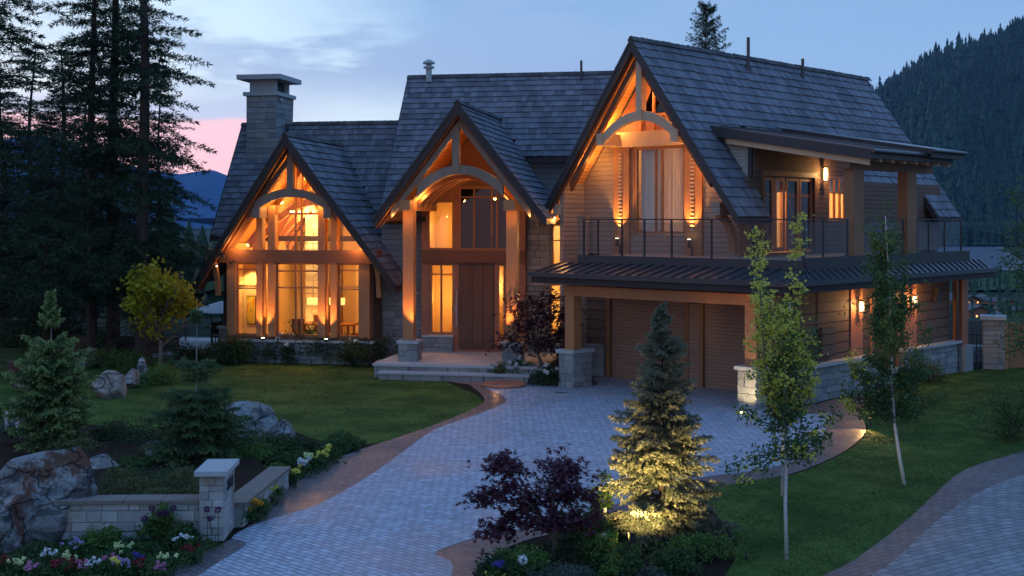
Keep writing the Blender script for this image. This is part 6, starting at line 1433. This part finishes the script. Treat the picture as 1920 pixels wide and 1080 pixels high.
# ------------------------------------------------------------------ furnishings seen through the windows
dt = thing('dining_table', 'long dining table behind the middle great room window', 'table', P(M, -7.3, 3.1, .45), -R(10.6)); w = MB(); w.fbox(I, -1.1, 1.1, -.45, .45, .68, .73); obj('tabletop', w, 'table_wood', dt)
for a in (-.95, .88):
    for b in (-.38, .32): w = MB(); w.fbox(I, a, a + .07, b, b + .07, 0, .68); obj('leg', w, 'table_wood', dt)
for i, (u, v, rz, lb) in enumerate(((-8.0, 2.35, 0, 'dining chair with its back to the middle window, left one'), (-7.0, 2.35, 0, 'dining chair with its back to the middle window, right one'), (-7.9, 3.85, 3.14, 'dining chair on the far side of the table'), (-5.9, 2.6, 1.0, 'chair behind the right great room window'))):
    c_ = chair(lb, P(M, u, v, .45), rz - R(10.6) + 3.14, 'cedar_dark', group='dining chairs in the great room')
for i, u in enumerate((-7.75, -7.28, -6.80)):
    pd_ = thing('pendant_lamp', ['left', 'middle', 'right'][i] + ' glowing rectangular lamp shade hanging over the dining table', 'pendant lamp', P(M, u, 3.0, 1.85), -R(10.6), 'row of pendant shades'); w = MB(); w.fbox(I, -.19, .19, -.12, .12, 0, .24); obj('lamp_shade', w, 'shade_glow', pd_); w = MB(); w.tube([(0, 0, .24), (0, 0, 2.6)], .008, 5); obj('cord', w, 'rail_metal', pd_)
pt_ = thing('painting', 'framed yellow and green painting behind the left great room window', 'painting', P(M, -9.66, 1.965, 1.2), -R(10.6)); w = MB(); w.fbox(I, -.17, .17, 0, .03, 0, 1.0); obj('frame', w, 'chair_dark', pt_); t = mat('canvas_paint'); nz = t.noise(t.mapping(t.ob, (6, 6, 3)), 1, 3); setc(t, t.ramp(nz, [(.3, (.12, .16, .02)), (.5, (.65, .5, .05)), (.65, (.5, .2, .03)), (.8, (.1, .08, .03))]), .6); w = MB(); w.fbox(I, -.15, .15, -.01, -.002, .03, .97); obj('canvas', w, 'canvas_paint', pt_)
ch_ = thing('chandelier', 'wide iron chandelier under the great room peak', 'chandelier', P(M, -7.5, 2.0, 5.05), -R(10.6)); w = MB()
w.tube([(math.cos(k * .3927) * .7, math.sin(k * .3927) * .35, 0) for k in range(17)], .015, 5, False); w.tube([(0, 0, 0), (0, 0, 1.9)], .01, 5); w.bar((-.7, 0, 0), (.7, 0, 0), .02, .02); obj('frame', w, 'rail_metal', ch_)
for k in range(8): w = MB(); w.lathe((math.cos(k * .785) * .7, math.sin(k * .785) * .35, .02), [(.03, 0), (.045, .1)], 8); obj('lamp_shade', w, 'lamp_glow', ch_)
# curtains of the bedroom
def curtain(label, u0, u1, v, z0, z1, m, seed):
    rd = random.Random(seed); w = MB(); n_ = 60; pts = []
    for k in range(n_ + 1):
        u = u0 + (u1 - u0) * k / n_; pts.append((u, v + .035 * math.sin(k * .9 + rd.random() * .8) + .02 * math.sin(k * .31)))
    for a, b in zip(pts, pts[1:]): w.face([P(G, a[0], a[1], z0), P(G, b[0], b[1], z0), P(G, b[0], b[1], z1), P(G, a[0], a[1], z1)])
    tag(obj('curtain', w, m, smooth=True), label, 'curtain', 'curtains of the bedroom window')
t = mat('curtain_blue'); setc(t, (.60, .66, .68), .9); t.b.inputs['Base Color'].default_value = (.60, .66, .68, 1)
t = mat('curtain_warm'); t.n.remove(t.b); d_ = t.new('ShaderNodeBsdfDiffuse'); d_.inputs[0].default_value = (.74, .66, .58, 1); l_ = t.new('ShaderNodeBsdfTranslucent'); l_.inputs[0].default_value = (.8, .7, .6, 1); mx = t.new('ShaderNodeMixShader'); mx.inputs[0].default_value = .35; t.link(d_.outputs[0], mx.inputs[1]); t.link(l_.outputs[0], mx.inputs[2]); t.link(mx.outputs[0], t.out.inputs[0])
curtain('pale blue curtain in the left pane of the bedroom window', -6.12, -5.38, 3.32, 4.4, 7.15, 'curtain_blue', 1)
curtain('cream curtain lit from behind in the right pane of the bedroom window', -5.34, -4.28, 3.32, 4.4, 7.15, 'curtain_warm', 2)

# ------------------------------------------------------------------ village in the valley
def cottage(name, label, px, py, wpx, seed, depth=14, cat='house'):
    rd = random.Random(seed); y = 29.4 / ((py - 410) / 2340); x = (px - 960) / 2340 * y; wd = wpx / 2340 * y; hh = wd * .22; root = thing(name, label, cat, (x, y, -24.6), rd.uniform(-.3, .3), 'village houses in the valley')
    w = MB(); w.fbox(I, -wd / 2, wd / 2, 0, depth, 0, hh); w.prism([(-wd / 2, 0, hh), (wd / 2, 0, hh), (0, 0, hh + wd * .18)], (0, depth, 0)); obj('wall', w, 'cedar_red', root); w = MB()
    for s in (-1, 1): w.prism([(s * wd * .56, -1, hh - wd * .03), (0, -1, hh + wd * .20), (0, -1, hh + wd * .24), (s * wd * .56, -1, hh + wd * .01)], (0, depth + 2, 0))
    obj('roof', w, 'fascia_grey', root)
    for k in range(rd.randint(2, 5)):
        u = rd.uniform(-.42, .38) * wd; z = rd.uniform(.2, .6) * hh; w = MB(); w.fbox(I, u, u + wd * .045, -.1, -.02, z, z + hh * .28); obj('window', w, 'far_window', root)
for i, (px, py, wpx, lb) in enumerate(((1822, 574, 46, 'village house with lit windows left of the group'), (1852, 568, 30, 'small gabled village house behind the lit one'), (1888, 572, 28, 'dark village house near the right edge'), (1838, 600, 60, 'long village house just above the gate pillar'), (1880, 606, 44, 'red walled village house right above the fence'), (1915, 590, 30, 'village house cut by the right edge'), (1800, 590, 26, 'village house glimpsed beside the cedar post'))): cottage('village_house', lb, px, py, wpx, i)
# ------------------------------------------------------------------ far woods
def woods(name, label, xs, ysn, hs, seed, tiers=4, m='needle_far', wr=.17, kind='stuff'):
    r_ = np.random.default_rng(seed); n_ = len(xs); zs = terr(xs, ysn); h = hs; k = 7; V, Ff = [], []; off = 0
    for t_ in range(tiers):
        zb = zs + h * (.12 + .22 * t_); zt_ = zs + h * (.50 + .18 * t_ if t_ < tiers - 1 else 1.0); rb = h * wr * (1 - .22 * t_)
        th = r_.random(n_)[:, None] * 6.28 + np.arange(k)[None] * 2 * math.pi / k; rr = rb[:, None] * np.where(np.arange(k)[None] % 2, .62, 1.1) * r_.uniform(.8, 1.2, (n_, k))
        ring = np.stack([xs[:, None] + np.cos(th) * rr, ysn[:, None] + np.sin(th) * rr, zb[:, None] + r_.normal(0, .02, (n_, k)) * h[:, None]], -1); ap = np.stack([xs, ysn, zt_], -1)[:, None]
        v = np.concatenate([ap, ring], 1); V.append(v.reshape(-1, 3)); bi = (np.arange(n_) * (k + 1))[:, None]; i_ = np.arange(k)[None]
        f = np.stack([np.broadcast_to(bi, (n_, k)), bi + 1 + i_, bi + 1 + (i_ + 1) % k], -1).reshape(-1, 3) + off; Ff.append(f); off += n_ * (k + 1)
    o = npobj(name, np.concatenate(V), np.concatenate(Ff), m); return tag(o, label, 'forest', None, kind)
r_ = np.random.default_rng(77)
n_ = 15000; yy = r_.uniform(1455, 2640, n_); a_ = r_.uniform(.20, .52, n_); woods('forest', 'conifer forest covering the right hill', a_ * yy, yy, r_.gamma(8, 3.3, n_) * (1 + .25 * np.sin(a_ * 60)), 1)
n_ = 4500; yy = r_.uniform(2450, 2640, n_); a_ = r_.uniform(-.15, .20, n_); woods('forest', 'conifers on the low ridge behind the house', a_ * yy, yy, r_.uniform(14, 26, n_), 2)
n_ = 2600; yy = r_.uniform(1300, 1460, n_); a_ = r_.uniform(.28, .55, n_); woods('forest', 'dense tree line at the foot of the right hill', a_ * yy, yy, r_.uniform(16, 30, n_), 3)
n_ = 1500; yy = 90 + r_.random(n_) ** 1.5 * 600; a_ = r_.uniform(-.62, -.20, n_); woods('forest', 'dark woods falling away behind the left garden', a_ * yy, yy, r_.uniform(9, 17, n_) * .8, 4)
n_ = 700; yy = r_.uniform(330, 640, n_); a_ = r_.uniform(.34, .62, n_); k_ = ~((yy > 395) & (yy < 470) & (a_ > .35) & (a_ < .42)) ; woods('forest', 'scattered dark trees around the village', (a_ * yy)[k_], yy[k_], r_.uniform(4, 8, n_)[k_], 6)
n_ = 1500; yy = 110 + r_.random(n_) * 210; a_ = r_.uniform(.33, .8, n_); woods('forest', 'dark trees on the slope below the fence', (a_ * yy), yy, r_.uniform(3, 6, n_), 8)

# ------------------------------------------------------------------ the air of the valley
hz = bpy.data.materials.new('valley_air'); hz.use_nodes = True; MATS['valley_air'] = hz; t = NT(hz.node_tree); t.n.clear(); out_ = t.new('ShaderNodeOutputMaterial'); pv = t.new('ShaderNodeVolumePrincipled'); pv.inputs['Color'].default_value = (.28, .52, 1.0, 1); pv.inputs['Density'].default_value = .00004; pv.inputs['Anisotropy'].default_value = .0; t.link(pv.outputs[0], out_.inputs[1])
w = MB(); w.fbox(I, -9000, 9500, -300, 7000, -700, 720); o = obj('haze', w, 'valley_air'); tag(o, 'thin blue evening air over the valley', 'haze', None, 'stuff')
